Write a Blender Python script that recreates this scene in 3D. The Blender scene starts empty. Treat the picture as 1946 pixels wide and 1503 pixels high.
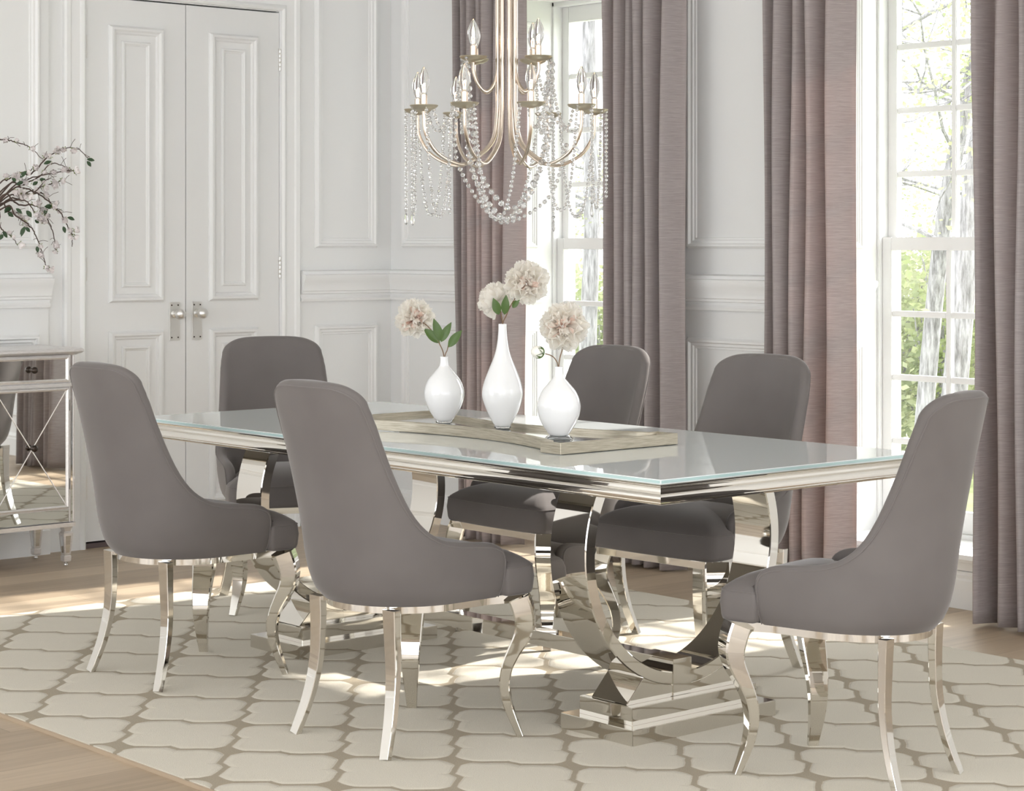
import bpy, bmesh, math, random
from math import sin, cos, pi, sqrt, radians as R
from mathutils import Vector as V, Matrix as Mx
random.seed(7)
S = bpy.context.scene
COL = S.collection

# ------------------------------------------------------------------ camera
CAM = V((4.9019, -4.1767, 1.3593)); YAW = 2.4266
cd = bpy.data.cameras.new('camera'); cam = bpy.data.objects.new('camera', cd); COL.objects.link(cam)
cam.location = CAM; cam.rotation_euler = (R(90), 0, YAW - pi/2)
cd.sensor_width = 36; cd.lens = 3955.7/1946*36; cd.shift_y = -289.9/1946; cd.clip_end = 200
S.camera = cam
S.view_settings.view_transform = 'Standard'; S.view_settings.look = 'None'
S.view_settings.gamma = 1; S.view_settings.exposure = 1.38
FW = V((cos(YAW), sin(YAW), 0)); RT = V((sin(YAW), -cos(YAW), 0))

# ------------------------------------------------------------------ node helpers
class X:
    """tiny expression wrapper over math nodes"""
    def __init__(s, nt, sock): s.nt, s.s = nt, sock
    def op(s, o, *a):
        n = s.nt.nodes.new('ShaderNodeMath'); n.operation = o
        for i, q in enumerate((s,)+a):
            if isinstance(q, X): s.nt.links.new(q.s, n.inputs[i])
            else: n.inputs[i].default_value = q
        return X(s.nt, n.outputs[0])
    def __add__(s, o): return s.op('ADD', o)
    def __sub__(s, o): return s.op('SUBTRACT', o)
    def __mul__(s, o): return s.op('MULTIPLY', o)
    def __truediv__(s, o): return s.op('DIVIDE', o)
    def abs(s): return s.op('ABSOLUTE')
    def max(s, o): return s.op('MAXIMUM', o)
    def min(s, o): return s.op('MINIMUM', o)
    def floor(s): return s.op('FLOOR')
    def wrap(s, p): return (s - (s/p + .5).floor()*p)        # centred repeat
    def len2(s, o): return (s*s + o*o).op('SQRT')
    def clamp(s):
        r = s.max(0.0).min(1.0); return r

def mat(name, col=(.8, .8, .8), rough=.5, metal=0, **k):
    m = bpy.data.materials.new(name); m.use_nodes = True
    b = m.node_tree.nodes['Principled BSDF']
    b.inputs['Base Color'].default_value = (*col, 1); b.inputs['Roughness'].default_value = rough
    b.inputs['Metallic'].default_value = metal
    for q, v in k.items():
        b.inputs[q.replace('_', ' ')].default_value = v
    return m
def nt_of(m): return m.node_tree, m.node_tree.nodes['Principled BSDF']
def noise(nt, scale=(1, 1, 1), sc=5, detail=3, rough=.5, obj=True):
    tc = nt.nodes.new('ShaderNodeTexCoord'); mp = nt.nodes.new('ShaderNodeMapping')
    mp.inputs['Scale'].default_value = scale
    nt.links.new(tc.outputs['Object'], mp.inputs['Vector'])
    n = nt.nodes.new('ShaderNodeTexNoise'); n.inputs['Scale'].default_value = sc
    n.inputs['Detail'].default_value = detail; n.inputs['Roughness'].default_value = rough
    nt.links.new(mp.outputs[0], n.inputs['Vector']); return n.outputs['Fac']
def ramp(nt, fac, stops):
    r = nt.nodes.new('ShaderNodeValToRGB'); e = r.color_ramp.elements
    while len(e) < len(stops): e.new(.5)
    for i, (p, c) in enumerate(stops): e[i].position = p; e[i].color = (*c, 1)
    nt.links.new(fac, r.inputs[0]); return r.outputs[0]
def bump(nt, b, h, strength=.3, dist=.002):
    n = nt.nodes.new('ShaderNodeBump'); n.inputs['Strength'].default_value = strength
    n.inputs['Distance'].default_value = dist
    nt.links.new(h, n.inputs['Height']); nt.links.new(n.outputs[0], b.inputs['Normal'])

# ------------------------------------------------------------------ materials
M = {}
def wallmat(name, c):
    m = mat(name, c, .45); nt, b = nt_of(m)
    n = noise(nt, sc=60, detail=2); bump(nt, b, n, .05, .001); return m
M['wall'] = wallmat('wall_paint', (.855, .86, .855))
M['wall_warm'] = wallmat('warm_grey_paint', (.46, .43, .40))
M['trim'] = wallmat('trim_paint', (.885, .89, .885))
M['door'] = wallmat('door_paint', (.83, .835, .83))
M['dark_gap'] = mat('dark_gap', (.05, .045, .04), .8)
M['threshold'] = mat('underdoor_dark', (.12, .09, .09), .5)
M['chrome'] = mat('polished_steel', (.73, .705, .66), .035, 1)
M['nickel'] = mat('brushed_nickel', (.80, .79, .77), .36, 1)
M['champagne'] = mat('champagne_metal', (.62, .54, .46), .26, 1)
M['dish'] = mat('champagne_leaf', (.55, .50, .39), .34, .9)
M['mirror'] = mat('mirror_glass', (.84, .85, .84), .015, 1)
M['silver'] = mat('silver_leaf', (.70, .68, .67), .36, .75)
nt, b = nt_of(M['silver'])
nt.links.new(ramp(nt, noise(nt, (4, 4, 40), 12), [(.3, (.74, .72, .71)), (.7, (.88, .865, .86))]), b.inputs['Base Color'])
M['bronze'] = mat('dark_bronze', (.055, .042, .035), .3, .8)
M['brown_leg'] = mat('dark_side', (.10, .07, .06), .3, .3)

def velvet(name, c1, c2):
    m = mat(name, c1, .75); nt, b = nt_of(m)
    n = noise(nt, sc=3.2, detail=3)
    nt.links.new(ramp(nt, n, [(.3, c1), (.75, c2)]), b.inputs['Base Color'])
    b.inputs['Sheen Weight'].default_value = .38; b.inputs['Sheen Roughness'].default_value = .35
    b.inputs['Sheen Tint'].default_value = (.95, .93, .93, 1)
    b.inputs['Specular IOR Level'].default_value = .15
    n2 = noise(nt, sc=900, detail=1); bump(nt, b, n2, .15, .0006)
    return m
M['velvet'] = velvet('taupe_velvet', (.142, .128, .123), (.180, .164, .158))
M['piping'] = velvet('taupe_piping', (.165, .149, .143), (.19, .172, .166))

def curtain_mat():
    m = bpy.data.materials.new('mauve_slub_curtain'); m.use_nodes = True; nt = m.node_tree
    b = nt.nodes['Principled BSDF']; out = nt.nodes['Material Output']
    n = noise(nt, (7, 7, 300), 2.2, 4, .65)
    c = ramp(nt, n, [(.32, (.30, .262, .257)), (.52, (.42, .378, .372)), (.70, (.56, .515, .51))])
    nt.links.new(c, b.inputs['Base Color']); b.inputs['Roughness'].default_value = .6
    b.inputs['Sheen Weight'].default_value = .25; b.inputs['Sheen Roughness'].default_value = .4
    bump(nt, b, n, .35, .0015)
    t = nt.nodes.new('ShaderNodeBsdfTranslucent'); t.inputs[0].default_value = (.66, .48, .43, 1)
    mx = nt.nodes.new('ShaderNodeMixShader'); mx.inputs[0].default_value = .25
    nt.links.new(b.outputs[0], mx.inputs[1]); nt.links.new(t.outputs[0], mx.inputs[2])
    nt.links.new(mx.outputs[0], out.inputs['Surface']); return m
M['curtain'] = curtain_mat()

def wood_floor():
    m = mat('oak_planks', (.5, .4, .3), .42); nt, b = nt_of(m)
    tc = nt.nodes.new('ShaderNodeTexCoord'); sp = nt.nodes.new('ShaderNodeSeparateXYZ')
    nt.links.new(tc.outputs['Object'], sp.inputs[0])
    x, y = X(nt, sp.outputs[0]), X(nt, sp.outputs[1])
    W, L = .19, 2.1
    row = (x/W).floor()
    y2 = y + row*0.73 + (row*12.9898).op('SINE')*.6
    brd = (y2/L).floor()
    idv = (row*78.233 + brd*37.719).op('SINE')*43758.5
    rnd = idv.op('FRACT')
    fx = ((x/W).op('FRACT') - .5).abs(); fy = ((y2/L).op('FRACT') - .5).abs()
    seam = ((fx - .492)/.006).clamp().max(((fy - .4992)/.0006).clamp())
    cb = nt.nodes.new('ShaderNodeCombineXYZ')
    nt.links.new((x*16.0 + rnd*30.0).s, cb.inputs[0]); nt.links.new((y*1.1 + rnd*17.0).s, cb.inputs[1])
    g = nt.nodes.new('ShaderNodeTexNoise'); g.inputs['Scale'].default_value = 1.8; g.inputs['Detail'].default_value = 6
    g.inputs['Distortion'].default_value = .8; nt.links.new(cb.outputs[0], g.inputs['Vector'])
    fac = X(nt, g.outputs['Fac'])*.55 + rnd*.42
    c = ramp(nt, fac.s, [(.15, (.32, .245, .17)), (.5, (.46, .36, .255)), (.85, (.56, .45, .33))])
    mx = nt.nodes.new('ShaderNodeMix'); mx.data_type = 'RGBA'
    nt.links.new((seam*.55).s, mx.inputs[0]); nt.links.new(c, mx.inputs[6]); mx.inputs[7].default_value = (.16, .11, .07, 1)
    nt.links.new(mx.outputs[2], b.inputs['Base Color'])
    bump(nt, b, (X(nt, g.outputs['Fac'])*.25 - seam).s, .25, .001)
    return m
M['floor'] = wood_floor()

def rug_mat():
    m = mat('trellis_wool_pile', (.7, .66, .58), .95); nt, b = nt_of(m)
    b.inputs['Specular IOR Level'].default_value = .05
    b.inputs['Sheen Weight'].default_value = .15
    tc = nt.nodes.new('ShaderNodeTexCoord')
    wn = nt.nodes.new('ShaderNodeTexNoise'); wn.inputs['Scale'].default_value = 9; wn.inputs['Detail'].default_value = 3
    nt.links.new(tc.outputs['Object'], wn.inputs['Vector'])
    sp = nt.nodes.new('ShaderNodeSeparateXYZ'); nt.links.new(tc.outputs['Object'], sp.inputs[0])
    sw = nt.nodes.new('ShaderNodeSeparateColor'); nt.links.new(wn.outputs['Color'], sw.inputs[0])
    x = X(nt, sp.outputs[0]) + (X(nt, sw.outputs[0]) - .5)*.022
    y = X(nt, sp.outputs[1]) + (X(nt, sw.outputs[1]) - .5)*.022
    PX, PY = .478, .386
    def sdf(px, py):
        d1 = px.len2(py - .074) - .088
        d2 = (px - .102).len2(py) - .086
        core = (px - .082).max(py - .078)
        return d1.min(d2).min(core)
    vals = []
    for ox, oy in ((-.4805, -1.122), (-.4805+.239, -1.122+.193)):
        px, py = (x - ox).wrap(PX).abs(), (y - oy).wrap(PY).abs()
        vals += [sdf(px, py), sdf((px - PX).abs(), py), sdf(px, (py - PY).abs())]
    m1 = vals[0].min(vals[1]); m2 = vals[0].max(vals[1])
    for v in vals[2:]:
        m2 = m2.min(m1.max(v)); m1 = m1.min(v)
    gap = m2 - m1
    d = (gap*-.5) + .0105
    d = d.max(m1 - .003)
    line = ((d - .0005)/.004).clamp()
    fn = noise(nt, sc=420, detail=2, rough=.7)
    mid = noise(nt, sc=5, detail=3)
    pile = ramp(nt, fn, [(.25, (.60, .555, .46)), (.6, (.755, .705, .60)), (.85, (.85, .80, .70))])
    lc = ramp(nt, fn, [(.3, (.31, .26, .185)), (.7, (.47, .40, .295))])
    mx = nt.nodes.new('ShaderNodeMix'); mx.data_type = 'RGBA'
    nt.links.new(line.s, mx.inputs[0]); nt.links.new(pile, mx.inputs[6]); nt.links.new(lc, mx.inputs[7])
    nt.links.new(mx.outputs[2], b.inputs['Base Color'])
    edge = ((d*-1.0)/.016).clamp()
    h = edge.op('SQRT')*1.0 + X(nt, fn)*.42 + X(nt, mid)*.25
    bump(nt, b, h.s, .9, .007)
    return m
M['rug'] = rug_mat()
M['rug_edge'] = mat('rug_binding', (.40, .31, .22), .9)

def tray_mat(name='champagne_leaf_tray', sc=(2, 2, 2)):
    m = mat(name, (.5, .45, .35), .42, .75); nt, b = nt_of(m)
    n = noise(nt, (1.6, 1.6, 55), 9, 5, .6)
    nt.links.new(ramp(nt, n, [(.28, (.30, .265, .20)), (.5, (.50, .455, .365)), (.75, (.66, .62, .53))]), b.inputs['Base Color'])
    return m
M['tray'] = tray_mat()
M['antique_mirror'] = mat('antique_mirror', (.62, .62, .60), .07, 1)
M['glass_top'] = mat('white_backed_glass', (.76, .81, .815), .02, 0, IOR=1.62)
M['glass_edge'] = mat('aqua_glass_edge', (.45, .62, .62), .08, 0, Coat_Weight=.5)
M['under'] = mat('table_underside', (.38, .36, .34), .6)

def glass(name, col=(1, 1, 1), rough=0.0, ior=1.5, tw=1.0):
    m = bpy.data.materials.new(name); m.use_nodes = True; nt = m.node_tree
    b = nt.nodes['Principled BSDF']; b.inputs['Transmission Weight'].default_value = tw
    b.inputs['Base Color'].default_value = (*col, 1); b.inputs['Roughness'].default_value = rough
    b.inputs['IOR'].default_value = ior; return m
M['crystal'] = glass('crystal', (.98, .98, .98), .02, 1.6, .86)
M['bulb'] = glass('bulb_glass', (1, 1, 1), 0, 1.25)
M['window_glass'] = None
def pane_mat():
    m = bpy.data.materials.new('window_glass'); m.use_nodes = True; nt = m.node_tree
    nt.nodes.remove(nt.nodes['Principled BSDF']); out = nt.nodes['Material Output']
    t = nt.nodes.new('ShaderNodeBsdfTransparent'); g = nt.nodes.new('ShaderNodeBsdfGlossy')
    g.inputs['Roughness'].default_value = .01
    mx = nt.nodes.new('ShaderNodeMixShader')
    mx.inputs[0].default_value = .05; nt.links.new(t.outputs[0], mx.inputs[1]); nt.links.new(g.outputs[0], mx.inputs[2])
    nt.links.new(mx.outputs[0], out.inputs['Surface']); return m
M['window_glass'] = pane_mat()
M['milk'] = mat('milk_glass', (.90, .905, .915), .06, 0, Coat_Weight=.6, Coat_Roughness=.02)
M['clear_base'] = glass('clear_glass_foot', (.96, .98, .99), .0, 1.45)
M['filament'] = mat('glowing_filament', (1, .8, .6), .5)
b = M['filament'].node_tree.nodes['Principled BSDF']
b.inputs['Emission Color'].default_value = (1, .62, .36, 1); b.inputs['Emission Strength'].default_value = 9
def petal_mat():
    m = mat('peony_petal', (.9, .86, .8), .6); nt, b = nt_of(m)
    a = nt.nodes.new('ShaderNodeAttribute'); a.attribute_name = 'tint'
    nt.links.new(ramp(nt, a.outputs['Fac'], [(0, (.97, .945, .895)), (.3, (.96, .90, .84)), (.6, (.92, .62, .54)), (1, (.74, .24, .19))]), b.inputs['Base Color'])
    out = nt.nodes['Material Output']; t = nt.nodes.new('ShaderNodeBsdfTranslucent'); t.inputs[0].default_value = (.98, .96, .92, 1)
    mx = nt.nodes.new('ShaderNodeMixShader'); mx.inputs[0].default_value = .6
    nt.links.new(b.outputs[0], mx.inputs[1]); nt.links.new(t.outputs[0], mx.inputs[2]); nt.links.new(mx.outputs[0], out.inputs['Surface'])
    return m
M['petal'] = petal_mat()
M['leaf'] = mat('peony_leaf', (.075, .135, .03), .42)
M['stem'] = mat('brown_stem', (.20, .12, .065), .6)
M['sepal'] = mat('pale_sepal', (.24, .30, .07), .5)
M['twig'] = mat('dark_twig', (.085, .055, .045), .7)
M['blossom'] = mat('pale_blossom', (.93, .88, .87), .6)
M['twig_leaf'] = mat('dark_small_leaf', (.035, .075, .03), .45)
M['dark_vase'] = mat('silvered_vase', (.7, .68, .65), .15, 1)
def bark():
    m = mat('grey_bark', (.3, .28, .27), .9); nt, b = nt_of(m)
    n = noise(nt, (9, 9, 1.2), 4, 5, .7)
    nt.links.new(ramp(nt, n, [(.35, (.14, .135, .14)), (.65, (.44, .43, .46))]), b.inputs['Base Color'])
    bump(nt, b, n, .8, .03); return m
M['bark'] = bark()
def foliage(name, c1, c2):
    m = bpy.data.materials.new(name); m.use_nodes = True; nt = m.node_tree
    b = nt.nodes['Principled BSDF']; out = nt.nodes['Material Output']
    c = ramp(nt, noise(nt, sc=1.3, detail=2), [(.35, c1), (.65, c2)])
    nt.links.new(c, b.inputs['Base Color']); b.inputs['Roughness'].default_value = .5
    t = nt.nodes.new('ShaderNodeBsdfTranslucent'); nt.links.new(c, t.inputs[0])
    mx = nt.nodes.new('ShaderNodeMixShader'); mx.inputs[0].default_value = .45
    nt.links.new(b.outputs[0], mx.inputs[1]); nt.links.new(t.outputs[0], mx.inputs[2])
    nt.links.new(mx.outputs[0], out.inputs['Surface']); return m
M['foliage'] = foliage('spring_foliage', (.26, .30, .15), (.48, .49, .33))
M['bush'] = foliage('bush_foliage', (.20, .25, .11), (.42, .44, .27))
M['ground'] = foliage('lawn', (.30, .36, .18), (.50, .52, .32))

# ------------------------------------------------------------------ mesh helpers
class MB:
    def __init__(s): s.v, s.f, s.m, s.t = [], [], [], []
    def add(s, vs, fs, mi=0, tint=None):
        o = len(s.v); s.v += [tuple(p) for p in vs]; s.f += [tuple(i+o for i in f) for f in fs]
        s.m += [mi]*len(fs)
        s.t += (tint if tint else [0.0]*len(vs))
        return s
    def box(s, a, b, mi=0):
        (x0, y0, z0), (x1, y1, z1) = a, b
        vs = [(x0,y0,z0),(x1,y0,z0),(x1,y1,z0),(x0,y1,z0),(x0,y0,z1),(x1,y0,z1),(x1,y1,z1),(x0,y1,z1)]
        return s.add(vs, [(0,3,2,1),(4,5,6,7),(0,1,5,4),(1,2,6,5),(2,3,7,6),(3,0,4,7)], mi)
    def prism(s, poly, axis, a, b, mi=0):
        """poly in the plane of the two other axes (in x,y,z order), extruded a..b on axis"""
        n = len(poly)
        def P(p, t):
            if axis == 'x': return (t, p[0], p[1])
            if axis == 'y': return (p[0], t, p[1])
            return (p[0], p[1], t)
        vs = [P(p, a) for p in poly] + [P(p, b) for p in poly]
        fs = [tuple(range(n))[::-1], tuple(range(n, 2*n))] + [(i, (i+1) % n, n+(i+1) % n, n+i) for i in range(n)]
        return s.add(vs, fs, mi)
    def lathe(s, prof, c=(0, 0, 0), n=32, mi=0, ax=None):
        vs, fs = [], []
        for r_, z in prof:
            for k in range(n):
                a = 2*pi*k/n; p = V((r_*cos(a), r_*sin(a), z))
                if ax: p = ax @ p
                vs.append(p + V(c))
        for i in range(len(prof)-1):
            for k in range(n):
                a, b_ = i*n+k, i*n+(k+1) % n
                fs.append((a, b_, b_+n, a+n))
        fs.append(tuple(range(n))[::-1]); fs.append(tuple((len(prof)-1)*n+k for k in range(n)))
        return s.add(vs, fs, mi)
    def loops(s, rings, mi=0, cap=True, closed=True):
        n = len(rings[0]); vs = [p for r_ in rings for p in r_]; fs = []
        for i in range(len(rings)-1):
            for k in range(n if closed else n-1):
                a, b_ = i*n+k, i*n+(k+1) % n
                fs.append((a, b_, b_+n, a+n))
        if cap: fs += [tuple(range(n))[::-1], tuple((len(rings)-1)*n+k for k in range(n))]
        return s.add(vs, fs, mi)
    def tube(s, pts, r_, n=8, mi=0):
        pts = [V(p) for p in pts]; m = len(pts)
        rs = r_ if isinstance(r_, (list, tuple)) else [r_]*m
        rings = []; up = None
        for i, p in enumerate(pts):
            t = (pts[min(i+1, m-1)] - pts[max(i-1, 0)]).normalized()
            if up is None: up = t.orthogonal().normalized()
            up = (up - t*up.dot(t)).normalized(); q = t.cross(up)
            rings.append([p + (up*cos(2*pi*k/n) + q*sin(2*pi*k/n))*rs[i] for k in range(n)])
        return s.loops(rings, mi)
    def sweep_rect(s, pts, sizes, side, mi=0, c=.18):
        """bar: rectangle (w along side, t across) along pts, with small chamfers"""
        pts = [V(p) for p in pts]; m = len(pts); rings = []
        for i, p in enumerate(pts):
            t = (pts[min(i+1, m-1)] - pts[max(i-1, 0)]).normalized()
            sd = V(side); sd = (sd - t*sd.dot(t)).normalized(); q = t.cross(sd)
            w, th = sizes[i][0]/2, sizes[i][1]/2; e = min(w, th)*c
            rings.append([p + sd*a + q*b_ for a, b_ in ((w-e,-th),(w,-th+e),(w,th-e),(w-e,th),(-w+e,th),(-w,th-e),(-w,-th+e),(-w+e,-th))])
        return s.loops(rings, mi)
    def frame_sweep(s, path, prof, closed=True, nrm=None, mi=0):
        """mitred sweep. path: points in a plane with normal nrm; prof: (out, up) where out = in-plane outward
        (right of travel), up = along nrm"""
        path = [V(p) for p in path]; n = len(path); nrm = V(nrm)
        rings = []
        for i, p in enumerate(path):
            if closed or 0 < i < n-1:
                a = (p - path[i-1]).normalized(); b_ = (path[(i+1) % n] - p).normalized()
            elif i == 0: a = b_ = (path[1] - p).normalized()
            else: a = b_ = (p - path[i-1]).normalized()
            na, nb = a.cross(nrm), b_.cross(nrm)
            mt = (na + nb).normalized(); k = 1/max(.25, mt.dot(na))
            rings.append([p + mt*(o*k) + nrm*u for o, u in prof])
        m = len(prof); vs = [q for r_ in rings for q in r_]; fs = []
        for i in range(n if closed else n-1):
            j = (i+1) % n
            for k in range(m):
                l = (k+1) % m
                fs.append((i*m+k, i*m+l, j*m+l, j*m+k))
        if not closed: fs += [tuple(range(m)), tuple((n-1)*m+k for k in range(m))[::-1]]
        return s.add(vs, fs, mi)
    def build(s, name, mats, parent=None, smooth=False, bevel=0, seg=2, angle=35, loc=None, sub=0):
        me = bpy.data.meshes.new(name); me.from_pydata(s.v, [], s.f)
        for q in (mats if isinstance(mats, (list, tuple)) else [mats]): me.materials.append(q)
        me.polygons.foreach_set('material_index', s.m)
        if any(s.t):
            at = me.attributes.new('tint', 'FLOAT', 'POINT'); at.data.foreach_set('value', s.t)
        bm = bmesh.new(); bm.from_mesh(me); bmesh.ops.recalc_face_normals(bm, faces=bm.faces)
        if bevel:
            es = [e for e in bm.edges if len(e.link_faces) == 2 and e.calc_face_angle(0) > R(30)]
            bmesh.ops.bevel(bm, geom=es, offset=bevel, segments=seg, affect='EDGES', clamp_overlap=True)
        if smooth or bevel:
            for f in bm.faces: f.smooth = True
            for e in bm.edges:
                if len(e.link_faces) == 2 and e.calc_face_angle(0) > R(angle): e.smooth = False
        bm.to_mesh(me); bm.free()
        o = bpy.data.objects.new(name, me); COL.objects.link(o)
        if parent: o.parent = parent
        if loc: o.location = loc
        if sub:
            sm = o.modifiers.new('subdiv', 'SUBSURF'); sm.levels = sub; sm.render_levels = sub
        return o

def tag(o, label=None, cat=None, group=None, kind=None):
    if label: o['label'] = label
    if cat: o['category'] = cat
    if group: o['group'] = group
    if kind: o['kind'] = kind
    return o
def thing(name, label, cat, loc=(0, 0, 0), rz=0, group=None):
    o = bpy.data.objects.new(name, None); COL.objects.link(o); o.location = loc; o.rotation_euler = (0, 0, rz)
    o.empty_display_size = .1
    return tag(o, label, cat, group)
def struct(name, label=None, cat=None, loc=None):
    o = bpy.data.objects.new(name, None); COL.objects.link(o); o['kind'] = 'structure'
    if loc: o.location = loc
    if label: o['label'] = label
    return o
def copy_tree(o, parent=None):
    c = o.copy(); COL.objects.link(c); c.parent = parent
    for ch in list(o.children): copy_tree(ch, c)
    return c
def lerp(tab, z):
    for (a, va), (b_, vb) in zip(tab, tab[1:]):
        if z <= b_: return va + (vb-va)*max(0, (z-a))/(b_-a)
    return tab[-1][1]
def pchip(tab, z):
    """smooth monotone interpolation of a table"""
    n = len(tab)
    if z <= tab[0][0]: return tab[0][1]
    if z >= tab[-1][0]: return tab[-1][1]
    k = max(i for i in range(n-1) if tab[i][0] <= z)
    h = [tab[i+1][0]-tab[i][0] for i in range(n-1)]; d = [(tab[i+1][1]-tab[i][1])/h[i] for i in range(n-1)]
    def m(i):
        if i == 0: return d[0]
        if i == n-1: return d[-1]
        if d[i-1]*d[i] <= 0: return 0.0
        w1, w2 = 2*h[i]+h[i-1], h[i]+2*h[i-1]
        return (w1+w2)/(w1/d[i-1]+w2/d[i])
    t = (z-tab[k][0])/h[k]; H = h[k]
    return (2*t**3-3*t*t+1)*tab[k][1] + (t**3-2*t*t+t)*H*m(k) + (-2*t**3+3*t*t)*tab[k+1][1] + (t**3-t*t)*H*m(k+1)
def bez(pts, n):
    """Catmull-Rom through pts, n samples per span"""
    P = [V(p) for p in pts]; P = [P[0]*2-P[1]] + P + [P[-1]*2-P[-2]]; out = []
    for i in range(1, len(P)-2):
        for k in range(n):
            t = k/n; a, b_, c, d = P[i-1], P[i], P[i+1], P[i+2]
            out.append(.5*((2*b_) + (c-a)*t + (2*a-5*b_+4*c-d)*t*t + (3*b_-a-3*c+d)*t**3))
    out.append(P[-2]); return out

# ================================================================== ROOM
XD, YW = -3.325, 2.168          # door wall plane, window wall plane
ZC = 3.05
WINS = [(-2.438, -1.476), (-.480, .482)]
WY = YW + .30                   # plane of the sashes
SILL, HEAD = .205, 2.50
X1, Y0 = 6.6, -6.2

fl = MB().box((XD-.15, Y0, -.05), (X1, WY+.2, 0)).build('floor', M['floor']); tag(fl, 'light oak plank floor', kind='structure')

# window wall with two openings
w = MB(); TH = .38
xs = [XD-.15, WINS[0][0], WINS[0][1], WINS[1][0], WINS[1][1], X1]
w.box((xs[0], YW, 0), (xs[1], YW+TH, ZC)).box((xs[2], YW, 0), (xs[3], YW+TH, ZC)).box((xs[4], YW, 0), (xs[5], YW+TH, ZC))
for a, b_ in WINS: w.box((a, YW, 0), (b_, YW+TH, SILL-.03)).box((a, YW, HEAD), (b_, YW+TH, ZC))
tag(w.build('wall_back', M['wall']), 'white panelled wall holding the two tall windows', kind='structure')
# door wall with opening
DY0, DY1, DT = .452, 1.496, 2.462
w = MB()
w.box((XD-.15, Y0, 0), (XD, DY0, ZC)).box((XD-.15, DY1, 0), (XD, YW, ZC)).box((XD-.15, DY0, DT), (XD, DY1, ZC))
w.box((XD-.15, DY0, 0), (XD-.09, DY1, DT))
w.box((XD, Y0, 0), (XD+.022, .262, ZC))          # raised pier left of the door
tag(w.build('wall_left', M['wall']), 'white panelled wall around the double door', kind='structure')
def far_wall(name, ax, c0, lo, hi, ops, label):  # unseen walls added for steel reflections; their openings supply the front light
    m = MB(); prev = lo
    def bx(a, b_, z0, z1):
        if ax == 'x': m.box((a, c0-.15, z0), (b_, c0, z1))
        else: m.box((c0, a, z0), (c0+.15, b_, z1))
    for a, b_ in ops:
        bx(prev, a, 0, ZC); bx(a, b_, 0, .15); bx(a, b_, 2.85, ZC); prev = b_
    bx(prev, hi, 0, ZC)
    tag(m.build(name, M['wall_warm']), label, kind='structure')
far_wall('wall_front', 'x', Y0, XD-.15, X1, [(-3.0, -.2), (.5, 3.3), (3.8, 6.2)], 'unseen warm grey wall behind the viewer, tall openings added to let in light')
far_wall('wall_right', 'y', X1, Y0, YW+TH, [(-5.8, -3.2), (-2.7, -.3), (.2, 2.0)], 'unseen warm grey wall at the far right, tall openings added to let in light')
tag(MB().box((XD-.15, Y0-.15, ZC), (X1+.15, YW+TH, ZC+.1)).build('ceiling', M['wall']), kind='structure')

RAIL = [(0,1.078),(.018,1.078),(.021,1.09),(.013,1.10),(.012,1.112),(.028,1.115),(.028,1.125),(.034,1.129),(.034,1.148),(.044,1.172),(.053,1.186),(.055,1.205),(.037,1.209),(.033,1.222),(.014,1.228),(0,1.228)]
BASE = [(0,0),(.018,0),(.018,.105),(.012,.112),(.014,.125),(.006,.14),(0,.142)]
PANEL = [(0,0),(0,.006),(-.006,.012),(-.010,.024),(-.018,.024),(-.024,.014),(-.034,.013),(-.038,.006),(-.046,.006),(-.048,0)]
# chair rail, running on the door wall, into the corner, along the window wall and into the reveals
tn = [0]
def trim(mb, label, nm='trim'):
    tn[0] += 1
    o = mb.build('%s_%d' % (nm, tn[0]), M['trim'], smooth=True, angle=28); tag(o, label, kind='structure'); return o
up = (0, 0, 1)
ra = RAIL
# path travels with the room on its right
trim(MB().frame_sweep([(XD+.022, Y0+.5, 0), (XD+.022, .262, 0), (XD, .262, 0)][:2] + [(XD+.022, .262, 0)][:0], ra, False, up), 'chair rail on the pier left of the door')
trim(MB().frame_sweep([(XD, DY1+.115, 0), (XD, YW, 0), (WINS[0][0], YW, 0), (WINS[0][0], YW+.22, 0)], ra, False, up), 'chair rail from door casing round the corner to the first window')
trim(MB().frame_sweep([(WINS[0][1], YW+.22, 0), (WINS[0][1], YW, 0), (WINS[1][0], YW, 0), (WINS[1][0], YW+.22, 0)], ra, False, up), 'chair rail on the wall between the windows')
trim(MB().frame_sweep([(WINS[1][1], YW+.22, 0), (WINS[1][1], YW, 0), (3.2, YW, 0)], ra, False, up), 'chair rail right of the second window')
b1 = MB().frame_sweep([(XD+.022, Y0+.5, 0), (XD+.022, .262, 0)], BASE, False, up)
b1.frame_sweep([(XD, DY1+.115, 0), (XD, YW, 0)], BASE, False, up)
tag(b1.build('baseboard_left', M['trim'], smooth=True, angle=28), kind='structure')
b1 = MB().frame_sweep([(XD, YW, 0), (3.2, YW, 0)], BASE, False, up)
tag(b1.build('baseboard_back', M['trim'], smooth=True, angle=28), kind='structure')
def panel_y(x0, x1, z0, z1, label, y=YW):
    # frame on the window wall, normal -y
    trim(MB().frame_sweep([(x0, y, z0), (x1, y, z0), (x1, y, z1), (x0, y, z1)], PANEL, True, (0, -1, 0)), label)
def panel_x(y0, y1, z0, z1, label, x=XD):
    trim(MB().frame_sweep([(x, y0, z0), (x, y1, z0), (x, y1, z1), (x, y0, z1)], PANEL, True, (1, 0, 0)), label)
ZB0, ZB1, ZU0, ZU1 = .25, .962, 1.335, 2.78
panel_y(-3.225, -2.64, ZU0, ZU1, 'upper panel moulding between corner and first window')
panel_y(-3.225, -2.64, ZB0, ZB1, 'lower panel moulding between corner and first window')
panel_y(-1.263, -.695, ZU0, ZU1, 'upper panel moulding between the windows')
panel_y(-1.263, -.695, ZB0, ZB1, 'lower panel moulding between the windows')
panel_y(.70, 2.2, ZU0, ZU1, 'upper panel moulding right of the second window')
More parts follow.
